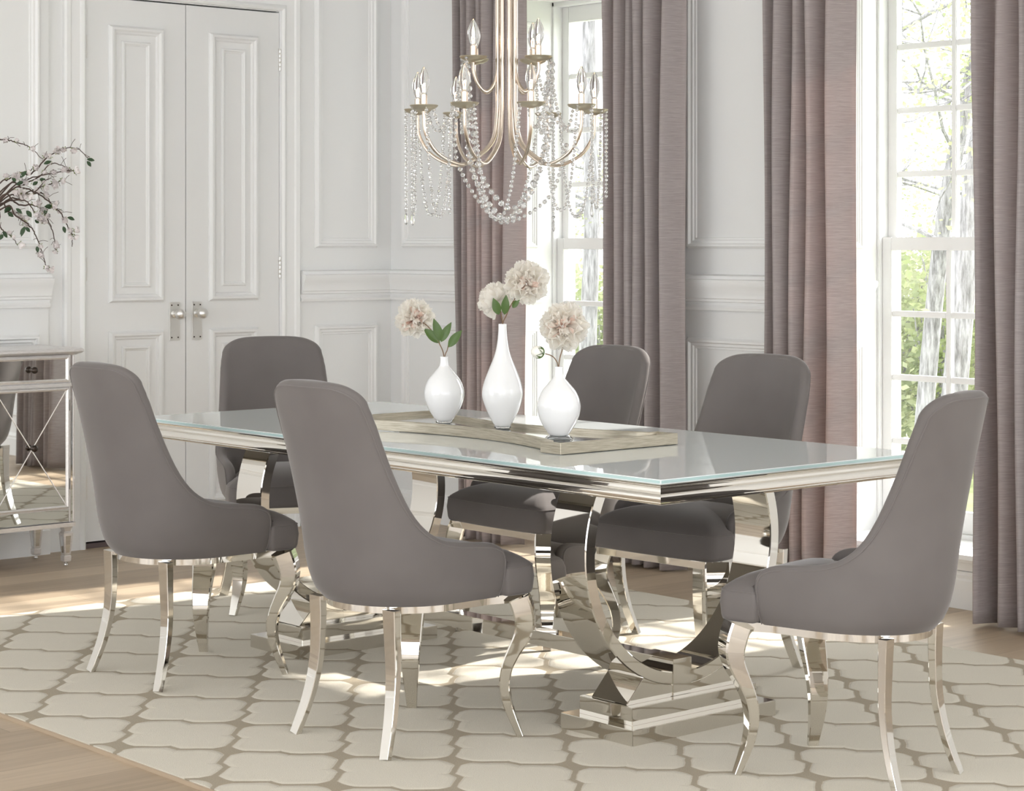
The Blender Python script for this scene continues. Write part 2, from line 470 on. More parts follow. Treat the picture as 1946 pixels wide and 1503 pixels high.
panel_y(.70, 2.2, ZB0, ZB1, 'lower panel moulding right of the second window')
panel_x(1.70, 2.075, ZU0, ZU1, 'upper panel moulding between door and corner')
panel_x(1.70, 2.075, ZB0, ZB1, 'lower panel moulding between door and corner')
panel_x(-.75, .215, ZU0, ZU1, 'upper panel moulding left of the door', XD+.022)
panel_x(-.75, .215, ZB0, ZB1, 'lower panel moulding left of the door', XD+.022)
for a, b_ in WINS:      # little panels in the reveals
    for xx, n_ in ((a, (1, 0, 0)), (b_, (-1, 0, 0))):
        for z0, z1 in ((ZU0, 2.40), (.33, .955)):
            pts = [(xx, YW+.045, z0), (xx, YW+.185, z0), (xx, YW+.185, z1), (xx, YW+.045, z1)]
            if n_[0] < 0: pts = pts[::-1]
            trim(MB().frame_sweep(pts, [(o*.6, u*.6) for o, u in PANEL], True, n_), 'narrow panel moulding in a window reveal')
# casings round the door
CAS = [(0,0),(0,.018),(.010,.026),(.022,.022),(.028,.016),(.070,.018),(.078,.024),(.098,.026),(.106,.018),(.108,0)]
cs = MB().frame_sweep([(XD, DY1+.004, 0), (XD, DY1+.004, DT+.004), (XD, DY0-.004, DT+.004), (XD, DY0-.004, 0)], CAS, False, (1, 0, 0))
tag(cs.build('trim_door_casing', M['trim'], smooth=True, angle=28), 'moulded casing round the double door', kind='structure')
tag(MB().box((XD-.09, DY0, 0), (XD+.002, DY1, .022)).build('trim_threshold', M['threshold']), 'dark strip filling the gap under the double door', kind='structure')  # dark strip fills the gap below the two leaves

# ---- the two door leaves
DP = [(0,0),(0,.005),(-.005,.010),(-.010,.020),(-.020,.020),(-.028,.010),(-.034,.008),(-.040,0)]
def door(n, y0, y1, py0, py1, hinge_y, plate, label):
    d = struct('door_%d' % n, label)
    m = MB().box((XD-.042, y0, .030), (XD, y1, 2.455))
    for z0, z1 in ((1.090, 2.337), (.155, .962)):
        m.frame_sweep([(XD, py0, z0), (XD, py1, z0), (XD, py1, z1), (XD, py0, z1)], DP, True, (1, 0, 0))
        i = .068
        m.frame_sweep([(XD, py0+i, z0+i), (XD, py1-i, z0+i), (XD, py1-i, z1-i), (XD, py0+i, z1-i)], [(o*.55, u*.5) for o, u in DP], True, (1, 0, 0))
    m.build('leaf_panel', M['door'], d, smooth=True, angle=28)
    for z0 in (2.180, 1.190, .218):
        h = MB()
        h.box((XD, hinge_y-.006, z0), (XD+.003, hinge_y+.012, z0+.105))
        for k in range(5): h.lathe([(.0055, z0+k*.021), (.0062, z0+k*.021+.002), (.0062, z0+k*.021+.018), (.0055, z0+k*.021+.020)], (XD+.006, hinge_y, 0), 12)
        h.build('hinge', M['nickel'], d, smooth=True)
    p0, p1 = plate
    pl = MB().box((XD, p0, .912), (XD+.006, p1, 1.088))
    pl = pl.build('handle_plate', M['nickel'], d, bevel=.0015)
    kn = MB(); rx = Mx.Rotation(R(90), 3, 'Y'); cy = (p0+p1)/2
    kn.lathe([(.019, .0), (.018, .004), (.009, .008), (.0085, .022), (.014, .026), (.022, .034), (.026, .044), (.0255, .053), (.021, .062), (.012, .068), (.001, .070)], (XD+.006, cy, 1.035), 28, 0, rx)
    kn.build('knob', M['nickel'], pl, smooth=True, angle=50)
    sc = MB()
    for yy in (p0+.011, p1-.011):
        for zz in (.926, 1.074): sc.lathe([(.0036, 0), (.0036, .0012), (.001, .0018)], (XD+.0062, yy, zz), 10, 0, rx)
    sc.build('screw_heads', M['bronze'], pl)
    return d
door(1, .4545, .9735, .571, .855, .452, (.886, .942), 'left leaf of the white double door with round knob')
door(2, .9775, 1.4935, 1.100, 1.372, 1.496, (1.006, 1.061), 'right leaf of the white double door with round knob')

# ---- windows
def window(n, a, b_, label):
    wn = struct('window_%d' % n, label)
    ST, MU, FT = .045, .024, .05
    MR = 1.352                        # meeting rail height
    sash_y = {'up': WY+.035, 'lo': WY}
    fr = MB()
    # jamb liner / outer frame
    fr.box((a, WY-.02, SILL), (a+.012, WY+.12, HEAD)).box((b_-.012, WY-.02, SILL), (b_, WY+.12, HEAD))
    fr.box((a, WY-.02, HEAD-.02), (b_, WY+.12, HEAD)).box((a, WY-.02, SILL-.03), (b_, WY+.12, SILL+.02))
    fr.build('window_frame', M['trim'], wn, bevel=.0015)
    pw = (b_-a-.024-2*ST-2*MU)/3
    for key, z0, z1, rb, rt, rows in (('lo', SILL+.02, MR+.03, .085, .052, 4), ('up', MR-.022, HEAD-.02, .05, .075, 4)):
        y = sash_y[key]; s_ = MB()
        x0, x1 = a+.012, b_-.012
        s_.box((x0, y, z0), (x0+ST, y+.034, z1)).box((x1-ST, y, z0), (x1, y+.034, z1))
        s_.box((x0+ST, y, z0), (x1-ST, y+.034, z0+rb)).box((x0+ST, y, z1-rt), (x1-ST, y+.034, z1))
        s_.build('sash_'+('lower' if key == 'lo' else 'upper'), M['trim'], wn, bevel=.002)
        mm = MB(); gz0, gz1 = z0+rb, z1-rt; ph = (gz1-gz0)/rows
        ph = .26; rws = []
        zz = gz1 if key == 'lo' else gz0
        for k in range(1, 3):
            xm = x0+ST+k*pw+(k-1)*MU; mm.box((xm, y+.004, gz0), (xm+MU, y+.030, gz1))
        nrow = 4
        for k in range(1, nrow):
            zc = gz0+(gz1-gz0)*k/nrow
            for j in range(3):
                xm = x0+ST+j*(pw+MU); mm.box((xm, y+.004, zc-MU/2), (xm+pw, y+.030, zc+MU/2))
        mm.build('glazing_bars', M['trim'], wn, bevel=.003)
        MB().box((x0+ST, y+.016, gz0), (x1-ST, y+.019, gz1)).build('glass_pane', M['window_glass'], wn)
    return wn
window(1, *WINS[0], 'tall sash window behind the vases, left of the two')
window(2, *WINS[1], 'tall sash window at right, behind the end chair')
SP = [(-.30,-.030),(.030,-.030),(.036,-.022),(.036,-.010),(.030,0),(-.30,0)]
for k, (a, b_) in enumerate(WINS):
    s_ = MB().box((a, YW-.0, SILL-.03), (b_, WY+.0, SILL))
    s_.frame_sweep([(a-.06, YW, SILL), (b_+.06, YW, SILL)], [(0,-.062),(.014,-.062),(.018,-.045),(.022,-.032),(.040,-.028),(.046,-.016),(.040,0),(0,0)], False, up)
    s_.frame_sweep([(a-.05, YW, SILL), (b_+.05, YW, SILL)], [(0,-.122),(.006,-.122),(.010,-.105),(.012,-.066),(0,-.066)], False, up)
    o = s_.build('trim_window_sill_%d' % (k+1), M['trim'], smooth=True, angle=28); tag(o, 'deep moulded white window sill', kind='structure')

# ================================================================== RUG
RT_ = .012
rg = thing('area_rug', 'large cream wool rug with a carved taupe trellis pattern under the dining table', 'rug')
MB().box((-2.0, -1.368, .001), (1.95, 1.478, RT_)).build('pile', M['rug'], rg, bevel=.004)
e = MB(); 
e.frame_sweep([(-2.0, -1.368, 0), (1.95, -1.368, 0), (1.95, 1.478, 0), (-2.0, 1.478, 0)], [(-.001, .0), (.004, .0), (.004, .008), (-.001, .010)], True, up)
e.build('bound_edge', M['rug_edge'], rg)

# ================================================================== TABLE
L2, W2, ZT = 1.2484, .5167, .772
tb = thing('dining_table', 'long dining table with white glass top and mirror-polished steel ring pedestals', 'table', (0, 0, RT_))
def tz(z): return z - RT_
g = MB().box((-L2, -W2, tz(ZT-.0117)), (L2, W2, tz(ZT)))
g.m = [1, 0, 1, 1, 1, 1]
g.build('glass_top', [M['glass_top'], M['glass_edge']], tb, bevel=.0022, seg=2)
fp = [(-.06,.7603),(-.002,.7603),(.0005,.7585),(-.001,.7555),(-.0065,.752),(-.0095,.746),(-.008,.740),(-.001,.7355),(.0035,.731),(.0055,.725),(.004,.7185),(-.001,.7165),(-.001,.7145),(.0015,.7125),(.001,.7100),(-.003,.7085),(-.06,.7085)]
MB().frame_sweep([(-L2, -W2, 0), (L2, -W2, 0), (L2, W2, 0), (-L2, W2, 0)], [(o, tz(z)) for o, z in fp], True, up).build('top_frame', M['chrome'], tb, smooth=True, angle=40)
MB().box((-L2+.04, -W2+.04, tz(.72)), (L2-.04, W2-.04, tz(.7603))).build('underside_panel', M['under'], tb)
def pedestal(sx):
    cx = sx*.7680
    ro, ri, cz, cy = .385, .348, .515, -.005
    a0 = math.asin((.712-cz)/ro); pts = []
    # outer profile from upper left, down to the waist, foot, mirrored; then the inner ring back
    an = math.acos(.168/ro)      # waist
    out = []
    A, B = pi - a0, pi + an
    for k in range(41): t = A + (B-A)*k/40; out.append((cy+ro*cos(t), cz+ro*sin(t)))
    foot = [(cy-.232, .104), (cy+.232, .104)]
    right = [(2*cy-p[0], p[1]) for p in out[::-1]]
    ai = math.asin((.712-cz)/ri)
    inner = []
    for k in range(73): t = (2*pi+ai) + ((pi-ai)-(2*pi+ai))*k/72; inner.append((cy+ri*cos(t), cz+ri*sin(t)))
    poly = out + foot + right + inner
    poly = [(y, tz(z)) for y, z in poly]
    # ring section as quads, solid block under it
    p = MB(); hw = .071
    N = 72; rings = []
    for k in range(N+1):
        t = (pi-a0) + (pi+2*a0)*k/N
        ti = (pi-ai) + (pi+2*ai)*k/N
        o_ = (cy+ro*cos(t), tz(cz+ro*sin(t))); i_ = (cy+ri*cos(ti), tz(cz+ri*sin(ti)))
        e_ = .003
        dy, dz = i_[0]-o_[0], i_[1]-o_[1]; l = sqrt(dy*dy+dz*dz); dy, dz = dy/l*e_, dz/l*e_
        rings.append([(cx-hw+e_, o_[0], o_[1]), (cx+hw-e_, o_[0], o_[1]), (cx+hw, o_[0]+dy, o_[1]+dz), (cx+hw, i_[0]-dy, i_[1]-dz), (cx+hw-e_, i_[0], i_[1]), (cx-hw+e_, i_[0], i_[1]), (cx-hw, i_[0]-dy, i_[1]-dz), (cx-hw, o_[0]+dy, o_[1]+dz)])
    p.loops(rings)
    ring = p.build('pedestal_ring', M['chrome'], tb, smooth=True, angle=30)
    arc = []
    for k in range(21):
        t = (pi+an) + (pi-2*an)*k/20; arc.append((cy+(ro-.002)*cos(t), tz(cz+(ro-.002)*sin(t))))
    MB().prism(arc + [(cy+.232, tz(.104)), (cy-.232, tz(.104))], 'x', cx-hw+.0005, cx+hw-.0005).build('pedestal_foot', M['chrome'], ring, bevel=.002)
    cz0 = .102
    MB().box((cx-.105, -.249, tz(.055)), (cx+.105, .245, tz(.104))).build('upper_plinth', M['chrome'], ring, bevel=.0015)
    MB().box((cx-.1435, -.2848, tz(RT_)), (cx+.1435, .2848, tz(.0555))).build('lower_plinth', M['chrome'], ring, bevel=.0015)
    # end block of the stretcher
    e0, e1 = (cx-sx*hw, cx+sx*(hw+.003))
    MB().box((min(e0, e1), -.060, tz(.1045)), (max(e0, e1), .013, tz(.205))).build('end_block', M['chrome'], ring, bevel=.001)
    return ring
pedestal(1); pedestal(-1)
MB().box((-.70, -.052, tz(.160)), (.70, .005, tz(.203))).build('stretcher', M['chrome'], tb, bevel=.0015)

# ================================================================== TRAY + VASES
TC = (.083, -.070, ZT+.0005)
tr = thing('serving_tray', 'champagne-gold leaf tray with inward-curved sides and mirrored floor on the table', 'tray', TC)
def tray_outline(HL, HW, inset):
    """half size; long sides curve inward between small end blocks"""
    pts = []; xb = HL-.085; R_ = 1.16; ym = HW-.135
    def side(sg):
        q = []
        for k in range(25):
            x = -xb + 2*xb*k/24; sag = R_ - sqrt(R_*R_-x*x); q.append((x, sg*(ym + sag)))
        return q
    o = [(-HL, -HW), (-xb, -HW)] + side(-1) + [(xb, -HW), (HL, -HW), (HL, HW), (xb, HW)] + [(p[0], p[1]) for p in side(1)[::-1]] + [(-xb, HW), (-HL, HW)]
    return o
ol = tray_outline(.560, .231, 0)
t_ = MB(); t_.frame_sweep([(x, y, 0) for x, y in ol], [(-.012, .001), (0, .001), (0, .033), (-.0115, .033)], True, up)
t_.build('tray_rim', M['tray'], tr, bevel=.0012, seg=1)
c0 = tray_outline(.555, .226, 0)
fm = MB()
# floor in three convex-ish pieces built as a strip grid
xs_ = [p[0] for p in ol if True]
col = []
N = 48; xb = .560-.085; top, bot = [], []
def ymax(x): 
    if abs(x) >= xb: return .231
    return (.231-.135) + 1.16 - sqrt(1.16**2 - x*x)
cols = sorted(set([-.560+.002, -xb-.0001, -xb, xb, xb+.0001, .560-.002] + [-xb+2*xb*k/N for k in range(N+1)]))
vs = []; fs = []
for x in cols:
    y = ymax(x)-.006
    vs += [(x, -y, 0), (x, y, 0), (x, -y, .020), (x, y, .020)]
for i in range(len(cols)-1):
    a = i*4; fs += [(a+2, a+6, a+7, a+3), (a, a+1, a+5, a+4), (a, a+4, a+6, a+2), (a+1, a+3, a+7, a+5)]
fm.add(vs, fs).build('mirrored_floor', M['antique_mirror'], tr)

TZ = TC[2] + .0205
def raypx(u, y):    # x on the vertical plane y for image column u
    d = FW + RT*((u-973)/3955.7); t = (y-CAM.y)/d.y; return CAM.x + d.x*t
def zpx(v, x, y): dep = (V((x, y, 0))-CAM).dot(FW); return CAM.z + (461.6-v)/3955.7*dep
def vase(u, y, vtop, prof, label, foot):
    x = raypx(u, y); zt = zpx(vtop, x, y); H = zt - TZ
    o = thing('bud_vase', label, 'vase', (x, y, TZ), 0)
    s = MB(); pr = [(r_, z*H) for r_, z in prof]
    inner = [(max(.003, r_-.003), z) for r_, z in pr if z > H*.12][::-1]
    s.lathe(pr + [(pr[-1][0]-.0012, pr[-1][1]+.001)] + inner + [(.002, H*.12)], (0, 0, 0), 48)
    s.build('body', M['milk'], o, smooth=True, angle=60)
    f = MB(); f.lathe(foot, (0, 0, 0), 40); f.build('clear_foot', M['clear_base'], o, smooth=True, angle=50)
    return o, x, y, zt
def smooth_prof(pts, n=6):
    return [(p.x, p.y) for p in bez([(a, b_, 0) for a, b_ in pts], n)]
squat = smooth_prof([(.022,.035),(.034,.10),(.052,.24),(.0625,.40),(.0615,.52),(.050,.66),(.030,.775),(.0155,.86),(.0125,.93),(.0125,1.0)])
tall = smooth_prof([(.022,.02),(.034,.08),(.052,.20),(.0625,.32),(.058,.43),(.043,.56),(.025,.70),(.0165,.82),(.0130,.93),(.0125,1.0)])
foot_a = [(.020,0),(.026,.003),(.026,.007),(.022,.012),(.006,.014)]
vA = vase(844, -.055, 678, squat, 'squat white glass vase holding one peony and four leaves, leftmost on tray', foot_a)
vB = vase(955, -.035, 616, tall, 'tallest white glass vase with a long neck, middle of the tray', foot_a)
foot_c = [(.040,0),(.041,.003),(.036,.008),(.026,.013),(.022,.018),(.010,.020)]
vC = vase(1062, -.135, 697, squat, 'squat white glass vase on a flared clear foot, at the near end of tray', foot_c)

# ---- peonies
def petal_patch(mb, c, d, upv, ln, wd, curl, ruff, tint0, tint1, rnd, nu=6, nv=7):
    """petal from base c growing along d, opening width sideways, curling toward upv"""
    d = d.normalized(); upv = (upv - d*upv.dot(d)).normalized(); sd = d.cross(upv)
    vs, fs, tt = [], [], []
    ph = rnd.uniform(0, 6)
    for i in range(nu+1):
        u = i/nu
        w = wd*(sin(pi*min(1, u*.80+.10))**.8)*(.35+.65*u**.6)
        for j in range(nv+1):
            v = j/nv*2-1
            edge = abs(v)**2
            l = ln*u*(1-.16*edge*u)
            rf = ruff*(u**2)*(sin(v*9+ph)*.5+sin(v*17+ph*2)*.3 + rnd.uniform(-.12, .12))
            bend = curl*u*u*ln + wd*.42*v*v*u
            p = c + d*(l+rf*.6) + sd*(w*v*.5) + upv*(bend+rf)
            vs.append(p); tt.append(max(0.0, min(1.0, tint0*(1-u)+tint1*u)))
    for i in range(nu):
        for j in range(nv):
            a = i*(nv+1)+j; fs.append((a, a+1, a+nv+2, a+nv+1))
    mb.add(vs, fs, 0, tt)
def bloom(parent, c, face, r_, seed, inner=38):
    rnd = random.Random(seed); face = V(face).normalized(); c = V(c)
    a = face.orthogonal().normalized(); b_ = face.cross(a); m = MB()
    def dirv(el, az): return (face*sin(el) + (a*cos(az)+b_*sin(az))*cos(el)).normalized()
    base = c - face*r_*.42
    layers = [(-.42, 8, 1.05, 1.25, .10, .0), (-.1, 8, 1.10, 1.2, .25, .0), (.2, 9, 1.08, 1.05, .38, .0), (.5, 9, 1.05, .85, .5, .02), (.78, 8, 1.03, .7, .5, .10)]
    k = 0
    for el, n, l, w_, cu, t0 in layers:
        for i in range(n):
            az = 2*pi*(i+.5*(k % 2))/n + rnd.uniform(-.15, .15)
            d = dirv(el+rnd.uniform(-.1, .1), az)
            petal_patch(m, base + d*r_*.10, d, face if el < .6 else -(a*cos(az)+b_*sin(az))*-1, r_*l*rnd.uniform(.92, 1.12), r_*w_*rnd.uniform(.85, 1.1), cu*.6, r_*.085, t0+.25, t0*.15, rnd, 8, 12)
        k += 1
    for i in range(inner):
        el = rnd.uniform(.7, 1.55); az = rnd.uniform(0, 2*pi)
        d = dirv(el, az)
        t0 = rnd.choice([.1, .25, .6, .95])
        petal_patch(m, base + d*r_*.3, d, (a*cos(az+1)+b_*sin(az+1)), r_*rnd.uniform(.62, .90), r_*rnd.uniform(.26, .46), rnd.uniform(-.3, .3), r_*.05, t0, .25*t0 if t0 < .9 else .55, rnd, 4, 4)
    return m.build('bloom', M['petal'], parent, smooth=True, angle=180)
def leaf(parent, base, tip, wd, normal, name='leaf', m=None):
    base, tip = V(base), V(tip); d = tip-base; ln = d.length; d.normalize()
    n = V(normal); n = (n - d*n.dot(d)).normalized(); sd = d.cross(n)
    vs, fs = [], []; NU, NV = 9, 4
    for i in range(NU+1):
        u = i/NU; w_ = wd*.5*(sin(pi*(u**.85))**.9 if 0 < u < 1 else .02)
        for j in range(NV+1):
            v = j/NV*2-1
            vs.append(base + d*ln*u + sd*w_*v + n*(abs(v)*w_*.35 + sin(pi*u)*ln*.05))
    for i in range(NU):
        for j in range(NV):
            a = i*(NV+1)+j; fs.append((a, a+1, a+NV+2, a+NV+1))
    return MB().add(vs, fs).build(name, m or M['leaf'], parent, smooth=True, angle=180)
def at(u, v, dep):      # a place at depth dep (m along the lens axis) seen at u, v
    return CAM + FW*dep + RT*((u-973)/3955.7*dep) + V((0, 0, (461.6-v)/3955.7*dep))
def depth(x, y): return (V((x, y, 0))-CAM).dot(FW)
dA, dB, dC = depth(vA[1], vA[2]), depth(vB[1], vB[2]), depth(vC[1], vC[2])
def flower(name, label, vz, pts, rad, face, seed, leaves, cat='flower'):
    x, y, zt = vz[1], vz[2], vz[3]
    o = thing(name, label, cat, (x, y, zt-.10))
    off = V((x, y, zt-.10))
    path = [V((0, 0, 0)), V((0, 0, .095))] + [p-off for p in pts]
    MB().tube(bez(path, 6), .0017, 7).build('stem', M['stem'], o, smooth=True)
    c = pts[-1]-off
    if rad: bloom(o, c, face, rad, seed)
    for b_, t, w_ in leaves:
        leaf(o, b_-off, t-off, w_, (-FW + V((0, 0, .35))))
    return o
toC = -FW
flower('peony', 'cream peony leaning left out of the squat vase at the tray\'s far end', vA,
       [at(836, 655, dA), at(815, 622, dA), at(788, 604, dA+.01)], .052, toC*.95 + RT*-.1 + V((0, 0, .1)), 1,
       [(at(836, 652, dA), at(805, 624, dA), .030), (at(838, 648, dA), at(824, 605, dA), .028), (at(838, 650, dA), at(858, 612, dA), .026)])
o = thing('leaf_sprig', 'single green peony leaf on its own stem, right of the leftmost peony', 'leaf', (vA[1], vA[2], vA[3]-.10))
off = V(o.location)
MB().tube(bez([(0.003, 0, 0), (0.003, 0, .095), at(850, 665, dA)-off, at(852, 655, dA)-off], 5), .0015, 6).build('stem', M['stem'], o, smooth=True)
leaf(o, at(852, 660, dA)-off, at(878, 627, dA)-off, .028, -FW+V((0, 0, .3)))
flower('peony', 'cream peony facing away to the left above the tallest vase', vB,
       [at(952, 596, dB), at(948, 582, dB), at(936, 566, dB+.04)], .047, FW*.5 + RT*-.55 + V((0, 0, .45)), 2,
       [(at(948, 598, dB-.01), at(937, 566, dB-.02), .027), (at(959, 598, dB-.01), at(962, 560, dB-.02), .026)])
flower('peony', 'large cream peony with pink heart, highest of all above the tallest vase', vB,
       [at(962, 600, dB-.01), at(972, 578, dB-.02), at(1000, 536, dB-.03)], .057, toC*.95 + V((0, 0, .2)), 3,
       [(at(974, 585, dB-.02), at(988, 568, dB-.03), .018)])
flower('peony', 'large cream peony on the vase nearest the tray\'s near end', vC,
       [at(1064, 680, dC), at(1069, 660, dC), at(1072, 619, dC-.01)], .060, toC*.97 + RT*.05 + V((0, 0, .08)), 4, [])
# bud
o = thing('peony_bud', 'closed white peony bud with green sepals beside the rightmost peony', 'flower', (vC[1], vC[2], vC[3]-.10))
off = V(o.location)
MB().tube(bez([(-.003, 0, 0), (-.003, 0, .095), at(1056, 684, dC)-off, at(1048, 676, dC)-off, at(1036, 672, dC)-off], 5), .0015, 6).build('stem', M['stem'], o, smooth=True)
bc = at(1022, 669, dC)-off; ax = (at(1022, 669, dC)-at(1036, 673, dC)).normalized()
qt = V((0, 0, 1)).rotation_difference(ax).to_matrix()
MB().lathe([(.002,-.018),(.012,-.013),(.0175,-.002),(.017,.008),(.011,.017),(.002,.021)], bc, 24, 0, qt).build('bud', mat('bud_white', (.88, .87, .80), .55), o, smooth=True, angle=60)
for k in range(5):
    a = 2*pi*k/5; d1 = qt @ V((cos(a), sin(a), 0))
    leaf(o, bc - ax*.020 + d1*.002, bc + ax*.002 + d1*.019, .017, d1, 'sepal', M['leaf'])

# ================================================================== CHAIRS
# local frame: origin on the floor, the sitter faces +Y
TW = [(.385,.217),(.42,.238),(.50,.250),(.58,.251),(.70,.246),(.80,.240),(.90,.236),(1.01,.232)]
TR = [(.385,-.220),(.42,-.248),(.50,-.270),(.60,-.283),(.70,-.298),(.80,-.314),(.90,-.331),(1.01,-.352)]
TD = [(.385,.215),(.44,.226),(.50,.226),(.58,.214),(.70,.172),(.80,.132),(.90,.100),(1.01,.085)]
TE = [(.385,.152),(.48,.152),(.500,.147),(.512,.138),(.521,.122),(.527,.100),(.531,.070),(.534,.035),(.538,-.005),(.545,-.045),(.557,-.082),(.577,-.117),(.605,-.147),(.645,-.176),(.716,-.213),(.80,-.249),(.87,-.276),(.93,-.298),(1.01,-.31)]
XL = [(.80,.232),(.84,.215),(.878,.1975),(.900,.1955),(.915,.192),(.928,.186),(.938,.178),(.947,.1655),(.955,.149),(.961,.130),(.965,.105),(.968,.060)]
def shell_pt(s_, z):
    w_, yr, D = pchip(TW, z), pchip(TR, z), pchip(TD, z); a = abs(s_); sg = 1 if s_ >= 0 else -1
    if a <= 1: return V((sg*w_*sin(a*pi/2), yr + D*(1-cos(a*pi/2)), z))
    return V((sg*w_, yr + D + (a-1)*.25, z))
def s_edge(z):
    ye = pchip(TE, z); yr, D = pchip(TR, z), pchip(TD, z)
    t = (ye-yr)/D
    s_ = math.acos(1-t)/(pi/2) if t < 1 else 1+(ye-yr-D)/.25
    if z > .85:
        w_ = pchip(TW, z); s_ = min(s_, math.asin(min(1, pchip(XL, z)/w_))/(pi/2))
    return s_
ZR = [.385,.390,.398,.41,.43,.455,.48,.495,.505,.512,.518,.523,.527,.530,.5325,.535,.538,.5415,.546,.552,.560,.570,.582,.597,.615,.638,.665,.70,.74,.78,.815,.84,.862,.878,.890,.900,.908,.915,.922,.928,.933,.938,.943,.947,.951,.955,.958,.961,.9635,.9655,.967]
NC = 40
grid = [[shell_pt(-s_edge(z) + 2*s_edge(z)*j/NC, z) for j in range(NC+1)] for z in ZR]
def gnormal(i, j):
    a = grid[min(i+1, len(ZR)-1)][j] - grid[max(i-1, 0)][j]
    b_ = grid[i][min(j+1, NC)] - grid[i][max(j-1, 0)]
    z = ZR[i]; s_ = -s_edge(z) + 2*s_edge(z)*j/NC
    e = 1e-3
    du = shell_pt(s_+e, z)-shell_pt(s_-e, z); dv = shell_pt(s_, min(1.009, z+.006))-shell_pt(s_, max(.386, z-.006))
    n = du.cross(dv).normalized(); return n
NR = len(ZR)
nm = [[gnormal(i, j) for j in range(NC+1)] for i in range(NR)]
cc = V((0, .3, .5))
if nm[10][NC//2].dot(V((0, -1, 0))) < 0: nm = [[-n for n in r_] for r_ in nm]
def thick(i, j):
    z = ZR[i]; c = 1-abs(j/NC*2-1)**2
    return .036 + .014*c
inner = [[grid[i][j] - nm[i][j]*thick(i, j) for j in range(NC+1)] for i in range(NR)]
# boundary (not the bottom): left column up, top row, right column down
bidx = [(i, 0) for i in range(NR)] + [(NR-1, j) for j in range(1, NC)] + [(i, NC) for i in range(NR-1, -1, -1)]
sh = MB()
vs = []; 
def gi(i, j): return i*(NC+1)+j
for r_ in grid: vs += r_
o2 = len(vs)
for r_ in inner: vs += r_
fs = []
for i in range(NR-1):
    for j in range(NC):
        fs.append((gi(i, j), gi(i, j+1), gi(i+1, j+1), gi(i+1, j)))
        fs.append((o2+gi(i, j), o2+gi(i+1, j), o2+gi(i+1, j+1), o2+gi(i, j+1)))
for j in range(NC): fs.append((gi(0, j), o2+gi(0, j), o2+gi(0, j+1), gi(0, j+1)))
rim = []; pipe = []
for k, (i, j) in enumerate(bidx):
    p = grid[i][j]; a = bidx[max(0, k-1)]; c = bidx[min(len(bidx)-1, k+1)]
    T = (grid[c[0]][c[1]] - grid[a[0]][a[1]]).normalized(); n = nm[i][j]
    e_ = T.cross(n).normalized()
    ctr = shell_pt(0, min(.9, ZR[i])) if i < NR-1 else grid[NR-4][NC//2]
    if i < NR-1:
        ref = grid[i][j] - grid[i][NC//2]
    else: ref = V((0, 0, 1))
    if e_.dot(ref + V((0, 0, .15))) < 0: e_ = -e_
    t = thick(i, j); rr = .013 if i > 0 else .010
    rim.append([p - n*(t*f) + e_*(rr*h) for f, h in ((.10, .55), (.30, .9), (.5, 1.0), (.7, .9), (.9, .55))])
    pipe.append(p + n*.0004 + e_*.001)
o3 = len(vs)
for r_ in rim: vs += r_
for k in range(len(bidx)-1):
    A, B = bidx[k], bidx[k+1]
    cha = [gi(*A)] + [o3+k*5+q for q in range(5)] + [o2+gi(*A)]
    chb = [gi(*B)] + [o3+(k+1)*5+q for q in range(5)] + [o2+gi(*B)]
    for q in range(6): fs.append((cha[q], chb[q], chb[q+1], cha[q+1]))
sh.add(vs, fs)

